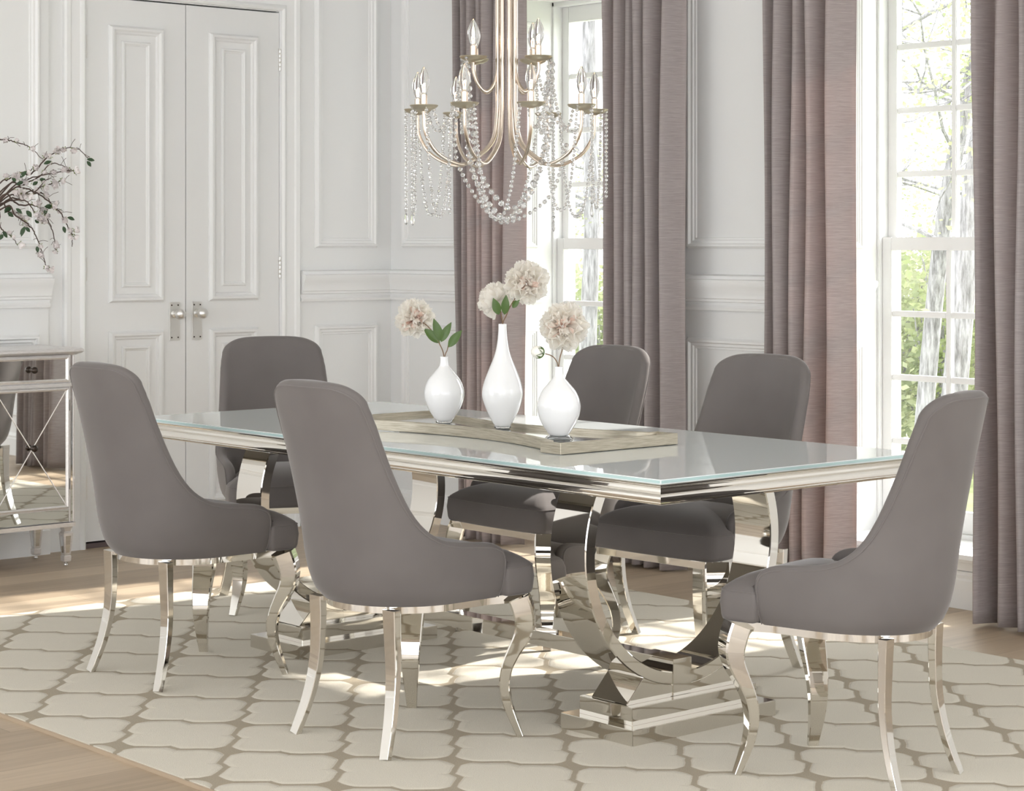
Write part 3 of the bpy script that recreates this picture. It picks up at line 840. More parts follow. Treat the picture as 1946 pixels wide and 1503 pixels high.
def make_chair(label, group):
    t = thing('dining_chair', label, 'chair', (0, 0, 0), 0, group)
    sh.build('backrest', M['velvet'], t, smooth=True, angle=75)
    MB().tube(pipe, .0018, 6).build('piping', M['piping'], t, smooth=True)
    # seat cushion: rings following a plan outline
    def outline(ins, zz, n=8, f=1.0):
        """T-shaped plan: full width in front of the arms, narrower between them"""
        hb, hf, yb, yf, rc, ys = .200-ins, .253-ins, -.165+ins, .268-ins, max(.012, .034-ins*.2), .156+ins
        def arc(cx, cy, a0, a1, r_):
            return [(cx+r_*cos(a0+(a1-a0)*k/n), cy+r_*sin(a0+(a1-a0)*k/n)) for k in range(n+1)]
        q = [(hb, .05), (hb, ys-.012), (hb+.006, ys-.002), (hf-.008, ys), (hf-.002, ys+.003), (hf, ys+.012)]
        q += arc(hf-rc, yf-rc, 0, pi/2, rc)
        for k in range(1, 8): x = (hf-rc)*(1-k/4); q.append((x, yf+.010*(1-(x/hf)**2)))
        q += arc(-hf+rc, yf-rc, pi/2, pi, rc)
        q += [(-hf, ys+.012), (-hf+.002, ys+.003), (-hf+.008, ys), (-hb-.006, ys-.002), (-hb, ys-.012), (-hb, .05)]
        q += arc(-hb+.13, yb+.13, pi, 1.5*pi, .13) + arc(hb-.13, yb+.13, 1.5*pi, 2*pi, .13)
        cx, cy = 0, .04
        return [V((cx+(x-cx)*f, cy+(y-cy)*f, zz)) for x, y in q]
    cu = MB()
    rings = [outline(.012, .388), outline(.003, .392), outline(0, .402), outline(-.003, .435), outline(0, .462), outline(.002, .4665), outline(.006, .4735), outline(.014, .480), outline(.014, .491, f=.93), outline(.014, .503, f=.83), outline(.014, .514, f=.68), outline(.014, .5225, f=.48), outline(.014, .5275, f=.22), outline(.014, .5285, f=.04)]
    cu.loops(rings)
    seat = cu.build('seat_cushion', M['velvet'], t, smooth=True, angle=60)
    ov = outline(.0005, .4665); ov.append(ov[0]); MB().tube(ov, .0017, 5).build('welt', M['piping'], seat, smooth=True)
    # steel seat frame following the plan of the shell and cushion
    fr = MB(); pl = []
    for k in range(13): a = -pi/2*1.0 + 0; 
    us = [-1.55+3.1*k/30 for k in range(31)]
    rear = [shell_pt(u, .385) for u in us]
    rear = [V((p.x*.975, p.y*.975+.001, 0)) for p in rear]
    outl = rear + [V((.238, .205, 0)), V((.243, .245, 0)), V((.225, .262, 0)), V((-.225, .262, 0)), V((-.243, .245, 0)), V((-.238, .205, 0))]
    fr.loops([[p+V((0, 0, .366)) for p in outl], [p+V((0, 0, .389)) for p in outl]])
    fr.build('seat_frame', M['chrome'], t, smooth=True, bevel=.001)
    for sx in (-1, 1):
        path = bez([(sx*.163, -.172, .380), (sx*.164, -.170, .30), (sx*.170, -.172, .20), (sx*.182, -.190, .10), (sx*.200, -.222, 0)], 5)
        n = len(path)
        MB().sweep_rect(path, [(.052-.018*(k/(n-1)), .024-.009*(k/(n-1))) for k in range(n)], (1, 0, 0)).build('leg', M['chrome'], t, smooth=True, angle=30)
    prof = [(.380, .004, .078, .056), (.345, .016, .078, .056), (.31, .021, .075, .053), (.275, .012, .070, .045), (.235, -.009, .064, .036), (.19, -.028, .058, .031), (.14, -.035, .051, .028), (.09, -.027, .043, .024), (.045, -.011, .035, .020), (0, .008, .028, .016)]
    for sx in (-1, 1):
        d = V((sx*.7071, .7071, 0)); ft = V((sx*.230, .214, 0))
        P = [ft + d*s_ + V((0, 0, z)) for z, s_, _, _ in prof]
        path = bez(P, 4); n = len(path); szs = []
        for k in range(n):
            f_ = k/4; i0 = min(int(f_), len(prof)-2); q = f_-i0
            szs.append((prof[i0][2]*(1-q)+prof[i0+1][2]*q, prof[i0][3]*(1-q)+prof[i0+1][3]*q))
        MB().sweep_rect(path, szs, (-d.y*sx, d.x*sx, 0) if True else d).build('leg', M['chrome'], t, smooth=True, angle=30)
    return t
G = None
CH = [  # x, y, rotation of facing (+Y = 0), width scale, label
    (-.713, -.662, 0.002, 1, 'taupe velvet dining chair at table\'s near long side, beside the mirrored cabinet'),
    (.389, -.652, .012, 1, 'taupe velvet dining chair with its back to us at the middle of table\'s near side'),
    (-.445, .640, 3.125, 1, 'taupe velvet dining chair on window side, behind the rightmost vase'),
    (.325, .605, 3.20, 1, 'taupe velvet dining chair on window side, in front of the panel between windows'),
    (-1.547, .300, -1.99, 1, 'taupe velvet dining chair at table\'s far head, in front of the double door'),
    (1.467, -.055, 1.765, .82, 'taupe velvet dining chair at table\'s near head, before the right window'),
]
c0 = make_chair(CH[0][4], 'dining chairs')
for k, (x, y, rz, sx, lb) in enumerate(CH):
    c = c0 if k == 0 else copy_tree(c0)
    c.location = (x, y, RT_); c.rotation_euler = (0, 0, rz); c.scale = (sx, 1, 1)
    c['label'] = lb

# ================================================================== CURTAINS
def curtain(x0t, x1t, x0b, x1b, yt, yb, folds, seed, lead, label):
    rnd = random.Random(seed); o = thing('curtain', label, 'curtain', ((x0b+x1b)/2, yb, 0), 0, 'mauve curtain panels')
    off = V(o.location); NX, NZ = folds*16, 44
    phs = [rnd.uniform(.75, 1.3) for _ in range(folds+1)]; phs[lead] = 1.9; tot = sum(phs[:folds]); cum = [0]
    for q in phs[:folds]: cum.append(cum[-1]+q/tot)
    amp = [rnd.uniform(.75, 1.25) for _ in range(folds)]; amp[lead] = .8
    rows = []; hem = [rnd.uniform(-.006, .014) for _ in range(folds+1)]
    for i in range(NZ+1):
        z = 2.72*(1-i/NZ)
        f = 1-z/2.72
        row = []
        for j in range(NX+1):
            s_ = j/NX; k = min(folds-1, max(q for q in range(folds) if cum[q] <= s_+1e-9))
            ph = (s_-cum[k])/(cum[k+1]-cum[k])
            x = (x0t+(x1t-x0t)*s_)*(1-f) + (x0b+(x1b-x0b)*s_)*f
            y = yt*(1-f) + yb*f
            a = .060*amp[k]*(.85+.25*f)
            wv = cos(2*pi*ph); wv = 2*((wv+1)/2)**.8-1
            y += a*wv
            x += -.012*sin(2*pi*ph)*amp[k]*sin(pi*s_) + .006*sin(z*3+k*2+seed)*sin(pi*ph)
            y += .006*sin(z*2.2+k*1.7)
            zz = z
            if i == NZ: zz = .004 + hem[k]*abs(sin(pi*ph)) if hem[k] > 0 else .004
            row.append(V((x, y, zz))-off)
        rows.append(row)
    m = MB(); m.loops(rows, cap=False, closed=False)
    p = m.build('drape', M['curtain'], o, smooth=True, angle=180)
    sd = p.modifiers.new('cloth', 'SOLIDIFY'); sd.thickness = .003
    return o
curtain(-2.585, -2.125, -2.49, -2.12, 1.97, 1.945, 7, 1, 6, 'mauve curtain panel nearest the room corner, left of first window')
curtain(-1.60, -1.15, -1.545, -1.13, 1.99, 1.965, 6, 2, 5, 'mauve curtain panel right of first window, behind the window-side chairs')
curtain(-.675, -.235, -.64, -.235, 1.99, 1.965, 5, 3, 4, 'mauve curtain panel left of the right window, behind the fourth chair')
curtain(.365, .86, .405, .88, 1.96, 1.93, 7, 4, 1, 'mauve curtain panel at the photo\'s right edge')
for k, (a, b_) in enumerate(WINS):
    rd = thing('curtain_rod', ('champagne curtain rod over the first window', 'champagne curtain rod over the right window')[k], 'curtain rod', ((a+b_)/2, 1.98, 2.735))
    MB().tube([(-.85, 0, 0), (.85, 0, 0)], .014, 16).build('rod', M['champagne'], rd, smooth=True)
    for sx in (-.84, .84): MB().box((sx-.008, 0, -.012), (sx+.008, YW-1.98, .012)).build('bracket', M['champagne'], rd, bevel=.002)

# ================================================================== CABINET
CX, CY1, CY0 = -2.925, .178, -.92
cb = thing('mirrored_cabinet', 'mirrored sideboard cabinet with silver-leaf trim at the left edge, beside the door', 'cabinet', (CX-.16, (CY0+CY1)/2, 0))
co = V(cb.location)
def L(p): return (p[0]-co.x, p[1]-co.y, p[2])
def lbox(m, a, b_, mi=0): m.box(L(a), L(b_), mi)
XB = -3.235
m = MB(); lbox(m, (XB, CY0, .17), (CX-.004, CY1-.004, .893)); m.build('carcass', M['silver'], cb, bevel=.002)
# mirrored side
m = MB(); lbox(m, (XB+.03, CY1-.004, .20), (CX-.03, CY1-.001, .87)); m.build('side_mirror', M['mirror'], cb)
# top with moulded edge
tp = [(0, .889), (.006, .889), (.012, .894), (.022, .897), (.030, .904), (.030, .912), (.022, .918), (0, .918)]
m = MB(); m.frame_sweep([L((CX, CY1, 0)), L((XB, CY1, 0)), L((XB, CY0, 0)), L((CX, CY0, 0))], [(o_, z) for o_, z in tp], True, up)
lbox(m, (XB+.001, CY0, .889), (CX-.001, CY1, .9175)); m.build('top', M['silver'], cb, smooth=True, angle=35)
def bar(y0, y1, z0, z1, th, nm='front_frame'):
    return (y0, y1, z0, z1, th)
ff = MB()
for y0, y1, z0, z1, th in [(CY0, CY1, .168, .186, .012), (CY0, CY1, .178, .186, .018), (CY0, CY1, .757, .772, .014), (.152, .160, .186, .757, .003), (.152, .160, .772, .89, .003), (CY1-.008, CY1, .186, .89, .004), (-.245, -.237, .186, .89, .003), (-.203, -.195, .186, .89, .003)]:
    lbox(ff, (CX-.004, y0, z0), (CX+th, y1, z1))
ff.build('front_frame', M['silver'], cb, bevel=.002)
for y0, y1 in ((.161, CY1-.008), (-.237, -.203)):
    for z0, z1 in ((.19, .757), (.775, .888)):
        m = MB(); lbox(m, (CX-.004, y0, z0), (CX+.001, y1, z1)); m.build('stile_mirror', M['mirror'], cb)
def front(y0, y1, z0, z1, nm, lattice, knobz, parent=cb):
    # framed mirror panel with knob
    e = .012; m = MB()
    fp_ = [(0, 0), (0, .010), (-.006, .013), (-.012, .009), (-.013, 0)]
    m.frame_sweep([L((CX-.002, y0, z0)), L((CX-.002, y1, z0)), L((CX-.002, y1, z1)), L((CX-.002, y0, z1))], fp_, True, (1, 0, 0))
    fr = m.build(nm, M['silver'], parent, smooth=True, angle=35)
    m = MB(); lbox(m, (CX-.003, y0+e, z0+e), (CX+.002, y1-e, z1-e)); m.build('mirror_panel', M['mirror'], fr)
    yc = (y0+y1)/2; zc = knobz
    if lattice:
        m = MB()
        for a, b_ in (((y0+e, z0+e), (y1-e, z1-e)), ((y0+e, z1-e), (y1-e, z0+e))):
            m.tube([L((CX+.0032, a[0], a[1])), L((CX+.0032, b_[0], b_[1]))], .0018, 6)
        m.build('lattice', M['silver'], fr)
    rx = Mx.Rotation(R(90), 3, 'Y')
    MB().lathe([(.009, 0), (.009, .002), (.005, .005), (.005, .012), (.010, .016), (.0145, .023), (.0135, .031), (.007, .036), (.001, .037)], L((CX+.002, yc, zc)), 20, 0, rx).build('knob', M['bronze'], fr, smooth=True, angle=50)
    return fr
front(-.193, .150, .777, .884, 'drawer', False, .832)
d1 = front(-.193, .150, .246, .752, 'cabinet_door', True, .508)
front(-.903, -.247, .777, .884, 'drawer', False, .832)
front(-.903, -.247, .246, .752, 'cabinet_door', True, .508)
for y0, y1 in ((-.193, .150), (-.903, -.247)):
    m = MB(); lbox(m, (CX-.003, y0, .190), (CX+.001, y1, .240)); m.build('apron_mirror', M['mirror'], cb)
for zz in (.655, .325):
    m = MB(); m.lathe([(.0035, zz), (.0035, zz+.045)], L((CX+.004, .1515, 0)), 10); m.build('hinge', M['bronze'], cb, smooth=True)
def cab_leg(x, y):
    m = MB(); p = L((x, y, 0))
    def sq(h, z): return [V((p[0]+a*h, p[1]+b_*h, z)) for a, b_ in ((-1, -1), (1, -1), (1, 1), (-1, 1))]
    m.loops([sq(.013, .018), sq(.016, .022), sq(.0165, .043), sq(.013, .045), sq(.0145, .050), sq(.0215, .133), sq(.0215, .138), sq(.014, .147), sq(.016, .156), sq(.022, .168)])
    lg = m.build('leg', M['silver'], cb, smooth=True, angle=25)
    mm = MB()
    for ax_ in ('x', 'y'):
        for sg in ((1,) if ax_ == 'x' else (1, -1)):
            h0, h1 = .0147+.0006, .0208+.0006
            def q(h, off_, z):
                if ax_ == 'x': return (p[0]+sg*h, p[1]+off_, z)
                return (p[0]+off_, p[1]+sg*h, z)
            mm.add([q(h0, -.008, .056), q(h0, .008, .056), q(h1, .012, .128), q(h1, -.012, .128)], [(0, 1, 2, 3)])
    mm.build('inset_mirror', M['mirror'], lg)
    MB().lathe([(.003, .019), (.003, .012), (.008, .009), (.009, .005), (.007, 0)], (p[0], p[1], 0), 16).build('glide', M['nickel'], lg, smooth=True)
for x in (CX-.024, XB+.024):
    for y in (CY1-.026, -.220, CY0+.03): cab_leg(x, y)

# vase and blossom branches on the cabinet (vase itself stands just left of the view)
VX, VY = -3.07, -.42
vo = thing('flower_vase', 'silvered vase on the mirrored cabinet holding blossom branches', 'vase', (VX, VY, .918))
MB().lathe([(.045, 0), (.06, .01), (.085, .09), (.08, .17), (.045, .24), (.035, .28), (.045, .30), (.041, .30), (.030, .275), (.06, .15), (.02, .03)], (0, 0, 0), 36).build('body', M['dark_vase'], vo, smooth=True, angle=60)
neck = V((VX, VY, 1.20))
def ap(u, v, dx=0): 
    # a place in the plane of the spray, about 3.1 m behind the table
    d = FW + RT*((u-973)/3955.7) + V((0, 0, (461.6-v)/3955.7)); t = (VX+.02+dx-CAM.x)/d.x; return CAM + d*t
def branch(pts, dx, label, seed, nbl, leaves, bl_at=None):
    rnd = random.Random(seed)
    P = [neck + V((0, 0, -.22)), neck + V((0, 0, .0))] + [ap(u, v, dx) for u, v in pts]
    o = thing('blossom_branch', label, 'branch', tuple(neck + V((0, 0, -.22))), 0, 'blossom branches in the cabinet vase')
    off = V(o.location); path = [p-off for p in bez(P, 7)]; n = len(path)
    jit = [p + V((rnd.uniform(-1, 1), rnd.uniform(-1, 1), rnd.uniform(-1, 1)))*.0022 for p in path]
    MB().tube(jit, [.0044-.0029*k/(n-1) for k in range(n)], 6).build('stem', M['twig'], o, smooth=True)
    vis = jit[int(n*.42):]
    for k in range(7):
        p = rnd.choice(vis); q = p + V((rnd.uniform(-.01, .02), rnd.uniform(-.03, .05), rnd.uniform(-.035, .045)))
        MB().tube([p, (p+q)/2+V((0, 0, .004)), q], .0010, 5).build('side_twig', M['twig'], o)
    for k in range(nbl):
        p = rnd.choice(vis) + V((rnd.uniform(0, .02), rnd.uniform(-.010, .010), rnd.uniform(-.010, .010)))
        f = V((rnd.uniform(.2, 1), rnd.uniform(-.8, .8), rnd.uniform(-.6, .6))).normalized(); a = f.orthogonal().normalized()
        npt = rnd.randint(6, 10); rr = rnd.uniform(.014, .024); bl = MB()
        for q in range(npt):
            an = 2*pi*q/npt + rnd.uniform(-.2, .2); d = (Mx.Rotation(an, 3, f) @ a) + f*rnd.uniform(.1, .9)
            petal_patch(bl, p, d, f, rr, rr*.95, .3, rr*.08, 0, 0, rnd, 3, 3)
        nb = len(bl.f)
        for q in range(4):
            d = Mx.Rotation(2*pi*q/4, 3, f) @ a
            petal_patch(bl, p - f*.002, d*1.0 - f*.3, f, rr*.55, rr*.3, .1, 0, 0, 0, rnd, 2, 2)
        bl.m[nb:] = [1]*(len(bl.f)-nb)
        bl.build('blossom', [M['blossom'], M['sepal']], o, smooth=True, angle=180)
    for (u, v), (u2, v2) in leaves:
        leaf(o, ap(u, v, dx+.01)-off, ap(u2, v2, dx+.01)-off, .016, V((1, -.4, .3)), 'leaf', M['twig_leaf'])
    return o
branch([(20, 350), (60, 330), (85, 305), (100, 292), (125, 281), (150, 284), (168, 303)], .03, 'longest blossom branch, arching right across the door casing to two leaves', 11, 5, [((165, 303), (180, 305)), ((165, 306), (173, 317)), ((83, 312), (98, 306))])
branch([(-20, 330), (-8, 272), (10, 266), (30, 270), (55, 279), (80, 302)], -.02, 'blossom branch arching highest at the far left', 12, 4, [])
branch([(10, 370), (50, 342), (95, 330), (120, 325), (148, 325)], .01, 'blossom branch reaching straight right to a bare tip', 13, 5, [((40, 335), (50, 325)), ((75, 340), (86, 344))])
branch([(5, 360), (40, 352), (75, 335), (95, 312), (115, 313), (135, 322)], -.03, 'blossom branch curving to two green-cupped buds', 14, 5, [((30, 338), (23, 343))])
branch([(10, 372), (45, 358), (80, 373), (100, 390), (118, 408), (130, 435), (137, 447), (137, 469)], .04, 'blossom branch drooping lowest beside the door casing', 15, 6, [((128, 413), (142, 418)), ((120, 430), (124, 443)), ((87, 390), (101, 394))])
branch([(0, 392), (40, 390), (70, 391), (85, 405), (92, 420), (102, 445), (104, 470), (107, 478)], .0, 'blossom branch drooping to a single round bud', 16, 7, [((83, 395), (90, 404)), ((50, 400), (57, 412))])
branch([(0, 398), (30, 410), (55, 428), (68, 447), (78, 475), (86, 500), (89, 515)], .05, 'blossom branch hanging lowest in front of the wall panel', 17, 6, [((47, 430), (40, 450)), ((48, 432), (57, 441)), ((70, 468), (72, 480))])
branch([(-15, 400), (0, 432), (12, 442), (22, 450), (34, 467)], .02, 'short blossom branch falling at the far left edge', 18, 4, [((5, 445), (0, 456)), ((5, 440), (14, 452)), ((8, 402), (20, 393)), ((14, 405), (26, 412))])

for k, (pts, dx, lb, lv) in enumerate([
    ([(5, 375), (30, 365), (60, 368), (85, 345), (92, 340)], .06, 'blossom branch in front of the spray, tipped with a white bloom', [((30, 345), (22, 338)), ((38, 338), (51, 325)), ((62, 352), (72, 345))]),
    ([(0, 385), (35, 372), (70, 358), (105, 347), (122, 343)], -.04, 'blossom branch behind the spray, reaching to a starry green bud', [((80, 340), (86, 345)), ((22, 395), (8, 405))]),
    ([(-5, 380), (25, 380), (50, 382), (62, 398), (70, 412), (82, 420)], .08, 'blossom branch curling down at mid-spray with three leaves', [((30, 396), (42, 406)), ((52, 400), (60, 413)), ((66, 418), (74, 424))]),
    ([(-10, 395), (15, 402), (35, 405), (45, 420), (48, 430)], -.01, 'blossom branch falling short below the spray', [((12, 400), (20, 391)), ((26, 404), (16, 411)), ((47, 432), (38, 446))]),
    ([(-10, 360), (15, 342), (35, 330), (55, 325), (62, 320)], .03, 'blossom branch rising short in the upper spray', [((38, 336), (48, 327)), ((44, 345), (30, 352))]),
    ([(0, 390), (40, 378), (75, 366), (90, 376), (104, 396), (112, 400)], .02, 'blossom branch arching over mid-spray to a pale flower pair', [((84, 392), (100, 396)), ((88, 398), (84, 408))])]):
    branch(pts, dx, lb, 60+k, 7, lv)

# ================================================================== CHANDELIER
HX, HY = .066, 0.0
ch = thing('chandelier', 'two-tier champagne metal chandelier with candle bulbs and crystal bead strands over the table', 'chandelier', (HX, HY, ZC))
co = V((HX, HY, ZC))
def polar(deg, r_, z):   # angle measured from the picture's right toward the viewer
    a = R(deg); return V((0, 0, z-ZC)) + RT*(r_*cos(a)) - FW*(r_*sin(a))
LOW = [75, 116, 152, 192, 235, 298, 346, 37]
UPP = [157, 207, 28, 318]
tips = []
def arm(deg, Rr, zc, zb, rb, k):
    path = [polar(deg, .030, ZC-.06), polar(deg, .030, 2.3), polar(deg, .030, zb+.28), polar(deg, .031, zb+.16), polar(deg, .046, zb+.075), polar(deg, .046+(rb-.046)*.5, zb+.020), polar(deg, rb, zb), polar(deg, rb+(Rr-rb)*.62, zb+.032), polar(deg, Rr-.006, zb+.09), polar(deg, Rr, zc-.025), polar(deg, Rr, zc-.004)]
    MB().tube(bez(path, 6), .0055, 10).build('arm', M['champagne'], ch, smooth=True)
for k, a in enumerate(LOW): arm(a, .281, 1.767, 1.598, .16, k)
for k, a in enumerate(UPP):
    Rr, zc, zb = .110, 1.922, 1.822
    path = [polar(a+6, .022, ZC-.06), polar(a+6, .022, 2.3), polar(a+4, .026, zb+.16), polar(a, .030, zb+.08), polar(a, .042, zb+.025), polar(a, .068, zb), polar(a, .095, zb+.022), polar(a, Rr, zb+.06), polar(a, Rr, zc-.004)]
    MB().tube(bez(path, 6), .0050, 10).build('arm', M['champagne'], ch, smooth=True)
def cup(p):
    c = MB(); c.lathe([(.006, -.012), (.012, -.010), (.026, -.007), (.038, -.001), (.043, .005), (.042, .007), (.034, .002), (.014, .000), (.010, .000)], p, 32)
    cu_ = c.build('drip_dish', M['dish'], ch, smooth=True, angle=60)
    MB().lathe([(.0100, 0), (.0100, .038), (.0085, .039)], p, 20).build('candle_sleeve', M['champagne'], cu_, smooth=True)
    b_ = MB().lathe([(.0065, .037), (.009, .044), (.0145, .060), (.0175, .074), (.0165, .088), (.0115, .103), (.0055, .115), (.002, .121)], p, 24).build('bulb', M['bulb'], cu_, smooth=True, angle=80)
    f = MB(); f.tube([p+V((-.003, 0, .046)), p+V((-.005, 0, .066)), p+V((-.002, .002, .072)), p+V((.002, -.002, .066)), p+V((.004, 0, .072)), p+V((.003, 0, .046))], .0012, 6)
    f.build('filament', M['filament'], b_)
LP = [polar(a, .281, 1.767) for a in LOW]; UP = [polar(a, .110, 1.922) for a in UPP]
for p in LP+UP: cup(p)
def bead(m, p, r_, ax=None):
    n = 7; prof = [(.25, -.92), (.78, -.55), (1.0, 0), (.78, .55), (.25, .92)]
    rot = Mx.Rotation(random.uniform(0, 3), 3, 'Z')
    if ax: rot = Mx.Rotation(random.uniform(0, 6.28), 3, 'Z') @ Mx.Rotation(random.uniform(-.5, .5), 3, 'X')
    r_ *= 1.15; m.lathe([(a*r_, b_*r_) for a, b_ in prof], p, n, 0, rot)
def strand(pts, r_=.0058, gap=.0145, drop=False, name='bead_strand', smooth=8):
    P = bez(pts, smooth); m = MB(); acc = 0; last = P[0]; q = .002
    for a, b_ in zip(P, P[1:]):
        l = (b_-a).length; t = gap-acc if acc else 0
        while t <= l:
            bead(m, a + (b_-a)*(t/l), r_*random.uniform(.9, 1.1), True); t += gap
        acc = (acc + l) % gap if l else acc
    m.tube(P, .0006, 4, 1)
    if drop:
        e_ = P[-1]; m.lathe([(.0012, -.004), (.004, -.012), (.0065, -.026), (.0055, -.034), (.0012, -.042)], e_, 7)
        m.lathe([(.001, .008), (.004, .004), (.001, -.003)], e_, 6)
    return m.build(name, [M['crystal'], M['nickel']], ch)
def swag(a, b_, sag, **k):
    pts = []
    for i in range(9):
        t = i/8; p = a.lerp(b_, t); u = 2*t-1; p = p + V((0, 0, -sag*(1-abs(u)**2.6))); pts.append(p)
    return strand(pts, **k)
rim_ = lambda p, dr=.0, dt=.0: p + (V((p.x, p.y, 0)).normalized()*dr) + (V((-p.y, p.x, 0)).normalized()*dt) + V((0, 0, .0))
for k in range(8):
    a, b_ = LP[k], LP[(k+1) % 8]
    sag = [.335, .33, .325, .32, .33, .325, .30, .31][k]
    swag(rim_(a, .01, -.036 if True else 0), rim_(b_, .01, .036), sag, r_=.0052, gap=.0135)
for k in (2, 3, 4, 6, 5, 7):
    p = rim_(LP[k], .038, 0)
    ln = [.0, .0, .315, .31, .32, .33, .27, .29][k]
    strand([p, p+V((0, 0, -ln*.5)), p+V((0, 0, -ln))], r_=.0048, gap=.0125, drop=k in (2, 3, 5, 7))
# garlands from the upper tier down to the lower dishes, and two deep loops in front
for u_, l_ in ((0, 1), (0, 2), (1, 4), (1, 3), (2, 0), (2, 7), (3, 5), (3, 6)):
    swag(rim_(UP[u_], .030, .02), rim_(LP[l_], -.030, 0), .12, r_=.0055, gap=.0145)
fa, fb = rim_(UP[0], .02, -.036), rim_(UP[2], .02, .036)
def mid(t, down, fwd): return fa.lerp(fb, t) + V((0, 0, -down)) - FW*fwd
strand([fa, mid(.04, .16, .05), mid(.10, .33, .06), mid(.32, .45, .07), mid(.55, .49, .075), mid(.80, .40, .07), mid(.93, .28, .06), mid(.97, .12, .05), fb], r_=.0088, gap=.0235)
strand([fa+V((0, 0, 0))+RT*.012, mid(.10, .16, .03), mid(.18, .33, .03), mid(.40, .43, .04), mid(.60, .455, .04), mid(.85, .36, .04), mid(1.0, .24, .03), mid(1.02, .10, .02), fb+RT*.01], r_=.0082, gap=.0235)
strand([fa, mid(-.06, .14, .01), mid(-.08, .30, .0), mid(.2, .44, .0), mid(.5, .50, .0), mid(1.0, .42, -.02), mid(1.2, .26, -.04)], r_=.0062, gap=.019)
c = MB(); c.lathe([(.001, 0), (.055, 0), (.06, -.006), (.052, -.022), (.020, -.032), (.012, -.055), (.001, -.06)], (0, 0, 0), 32); c.build('ceiling_canopy', M['champagne'], ch, smooth=True, angle=40)
c = MB(); c.lathe([(.024, 2.34-ZC), (.036, 2.35-ZC), (.036, 2.39-ZC), (.024, 2.40-ZC)], (0, 0, 0), 24); c.build('collar', M['champagne'], ch, smooth=True)

# ================================================================== OUTSIDE
gd = MB().box((-40, WY+.6, -.9), (30, 60, -.6)).build('ground_outside', M['ground']); gd['kind'] = 'structure'; gd['label'] = 'sunny lawn outside the windows'
def tree(x, y, h, r0, seed, lean, nleaf, spread, label, lsize=.055, low=2.0, group='trees outside the windows'):
    rnd = random.Random(seed); o = thing('tree', label, 'tree', (x, y, -.6), 0, group)
    tr_ = MB(); lv = MB(); ends = []
    pts = [V((lean*h*(t/8)**1.3 + rnd.uniform(-.04, .04), rnd.uniform(-.04, .04), h*t/8)) for t in range(9)]
    P = bez(pts, 3); n = len(P); tr_.tube(P, [r0*(1-.7*k/n) for k in range(n)], 14)
    tr_.build('trunk', M['bark'], o, smooth=True)
    br = MB()
    def grow(p, d, l, r_, dep):
        q = []; c = p.copy(); dd = d.copy()
        for k in range(5):
            q.append(c.copy()); dd = (dd + V((rnd.uniform(-.35, .35), rnd.uniform(-.35, .35), rnd.uniform(-.25, .25)))).normalized(); c = c + dd*l/4
        br.tube(q, [r_*(1-.15*k) for k in range(5)], 5)
        ends.append(q[-1]); ends.append(q[2])
        if dep:
            for k in range(3): grow(q[rnd.randint(1, 4)], (dd + V((rnd.uniform(-1, 1), rnd.uniform(-1, 1), rnd.uniform(-.5, .6)))).normalized(), l*.62, r_*.55, dep-1)
    for k in range(15):
        t = rnd.uniform(low/h, .95); p = P[int(t*(n-1))]
        a = rnd.uniform(0, 2*pi); grow(p, V((cos(a), sin(a), rnd.uniform(-.15, .5))).normalized(), spread*rnd.uniform(.6, 1.2), r0*.22, 2)
    br.build('branches', M['bark'], o, smooth=True)
    for k in range(nleaf):
        c = rnd.choice(ends) + V((rnd.gauss(0, .22), rnd.gauss(0, .22), rnd.gauss(0, .2)))
        d = V((rnd.uniform(-1, 1), rnd.uniform(-1, 1), rnd.uniform(-.6, .6))).normalized(); s_ = d.orthogonal().normalized()
        ln = lsize*rnd.uniform(.6, 1.3)
        lv.add([c, c+d*ln*.5+s_*ln*.28, c+d*ln, c+d*ln*.5-s_*ln*.28], [(0, 1, 2, 3)])
    lv.build('foliage', M['foliage'], o)
    return o
def bush(x, y, w_, h, seed, label):
    rnd = random.Random(seed); o = thing('bush', label, 'bush', (x, y, -.6), 0, 'bushes outside the windows'); lv = MB(); st = MB()
    for k in range(26):
        a = rnd.uniform(0, 2*pi); e_ = V((cos(a)*w_*.4*rnd.random(), sin(a)*w_*.4*rnd.random(), h*rnd.uniform(.5, .95)))
        st.tube([V((0, 0, 0)), e_*.5+V((rnd.uniform(-.1, .1), 0, .1)), e_], [.02, .012, .005], 5)
    for k in range(3600):
        d = V((rnd.gauss(0, 1), rnd.gauss(0, 1), rnd.gauss(0, 1))).normalized()*(rnd.random()**.35)
        c = V((d.x*w_/2, d.y*w_/2, h*.52+d.z*h*.5))
        d = V((rnd.uniform(-1, 1), rnd.uniform(-1, 1), rnd.uniform(-.6, .6))).normalized(); s_ = d.orthogonal().normalized(); ln = .085*rnd.uniform(.6, 1.3)
        lv.add([c, c+d*ln*.5+s_*ln*.3, c+d*ln, c+d*ln*.5-s_*ln*.3], [(0, 1, 2, 3)])
    st.build('stems', M['bark'], o, smooth=True); lv.build('foliage', M['bush'], o)
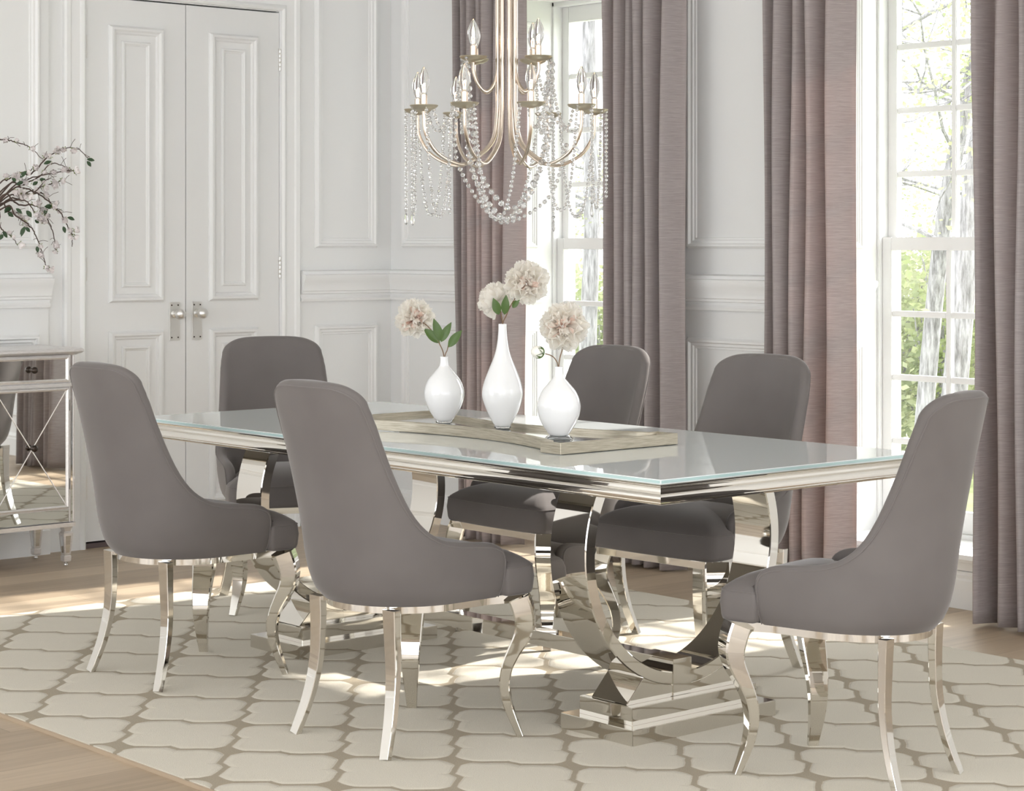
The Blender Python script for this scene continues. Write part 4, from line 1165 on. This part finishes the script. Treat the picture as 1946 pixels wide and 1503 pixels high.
# through the right window the sight lines run toward (-x, +y)
def beyond(u, y): return raypx(u, y)
tree(beyond(1795, 7.5), 7.5, 9, .095, 21, .16, 5000, 1.3, 'thick grey trunk seen through the right panes of the right window')
tree(beyond(1742, 8.6), 8.6, 9, .075, 22, .22, 5000, 1.3, 'slimmer grey trunk just left of the thick one outside')
tree(beyond(1690, 13.0), 13.0, 9, .12, 23, .03, 9000, 1.7, 'leafy tree behind the trunks outside the right window')
tree(beyond(1900, 12.0), 12.0, 9, .12, 24, 0, 6000, 1.7, 'leafy tree hidden mostly by the right-hand curtain')
tree(beyond(1115, 9.0), 9.0, 8, .09, 25, .02, 6500, 1.3, 'slender leafy tree outside the window behind the peonies')
tree(beyond(1060, 13.5), 13.5, 9, .12, 26, 0, 6000, 1.8, 'leafy tree farther back outside the left window')
for k, (u, y) in enumerate([(1650, 9.8), (1745, 11.9), (1815, 9.6), (1895, 12.0), (1070, 12.2), (1150, 10.4)]):
    bush(beyond(u, y), y, 1.9, 2.0 if k < 4 else 1.7, 40+k, ['green bush low outside, left in the right window', 'green bush low outside behind the trunks', 'green bush low outside between the trunks', 'green bush low outside by the right curtain', 'green bush outside, left in the far window', 'green bush outside, right in the far window'][k])

# ================================================================== LIGHT
wd = bpy.data.worlds.new('sky'); S.world = wd; wd.use_nodes = True
nt = wd.node_tree; bg = nt.nodes['Background']
bg.inputs[0].default_value = (.955, .977, 1.0, 1)
tc = nt.nodes.new('ShaderNodeTexCoord'); sp = nt.nodes.new('ShaderNodeSeparateXYZ'); nt.links.new(tc.outputs['Generated'], sp.inputs[0])
stg = (X(nt, sp.outputs[1]).max(0.0)*1.1 + 1.6)      # the sky is brighter on the sun's side
nt.links.new(stg.s, bg.inputs[1])
sl = bpy.data.lights.new('sun', 'SUN'); so = bpy.data.objects.new('sun', sl); COL.objects.link(so)
sl.energy = 4.0; sl.angle = R(1.5); sl.color = (1, .95, .88)
sdir = V((-.12, -1.0, -.72)).normalized()
so.rotation_euler = sdir.to_track_quat('-Z', 'Y').to_euler(); so.location = (0, 6, 6)
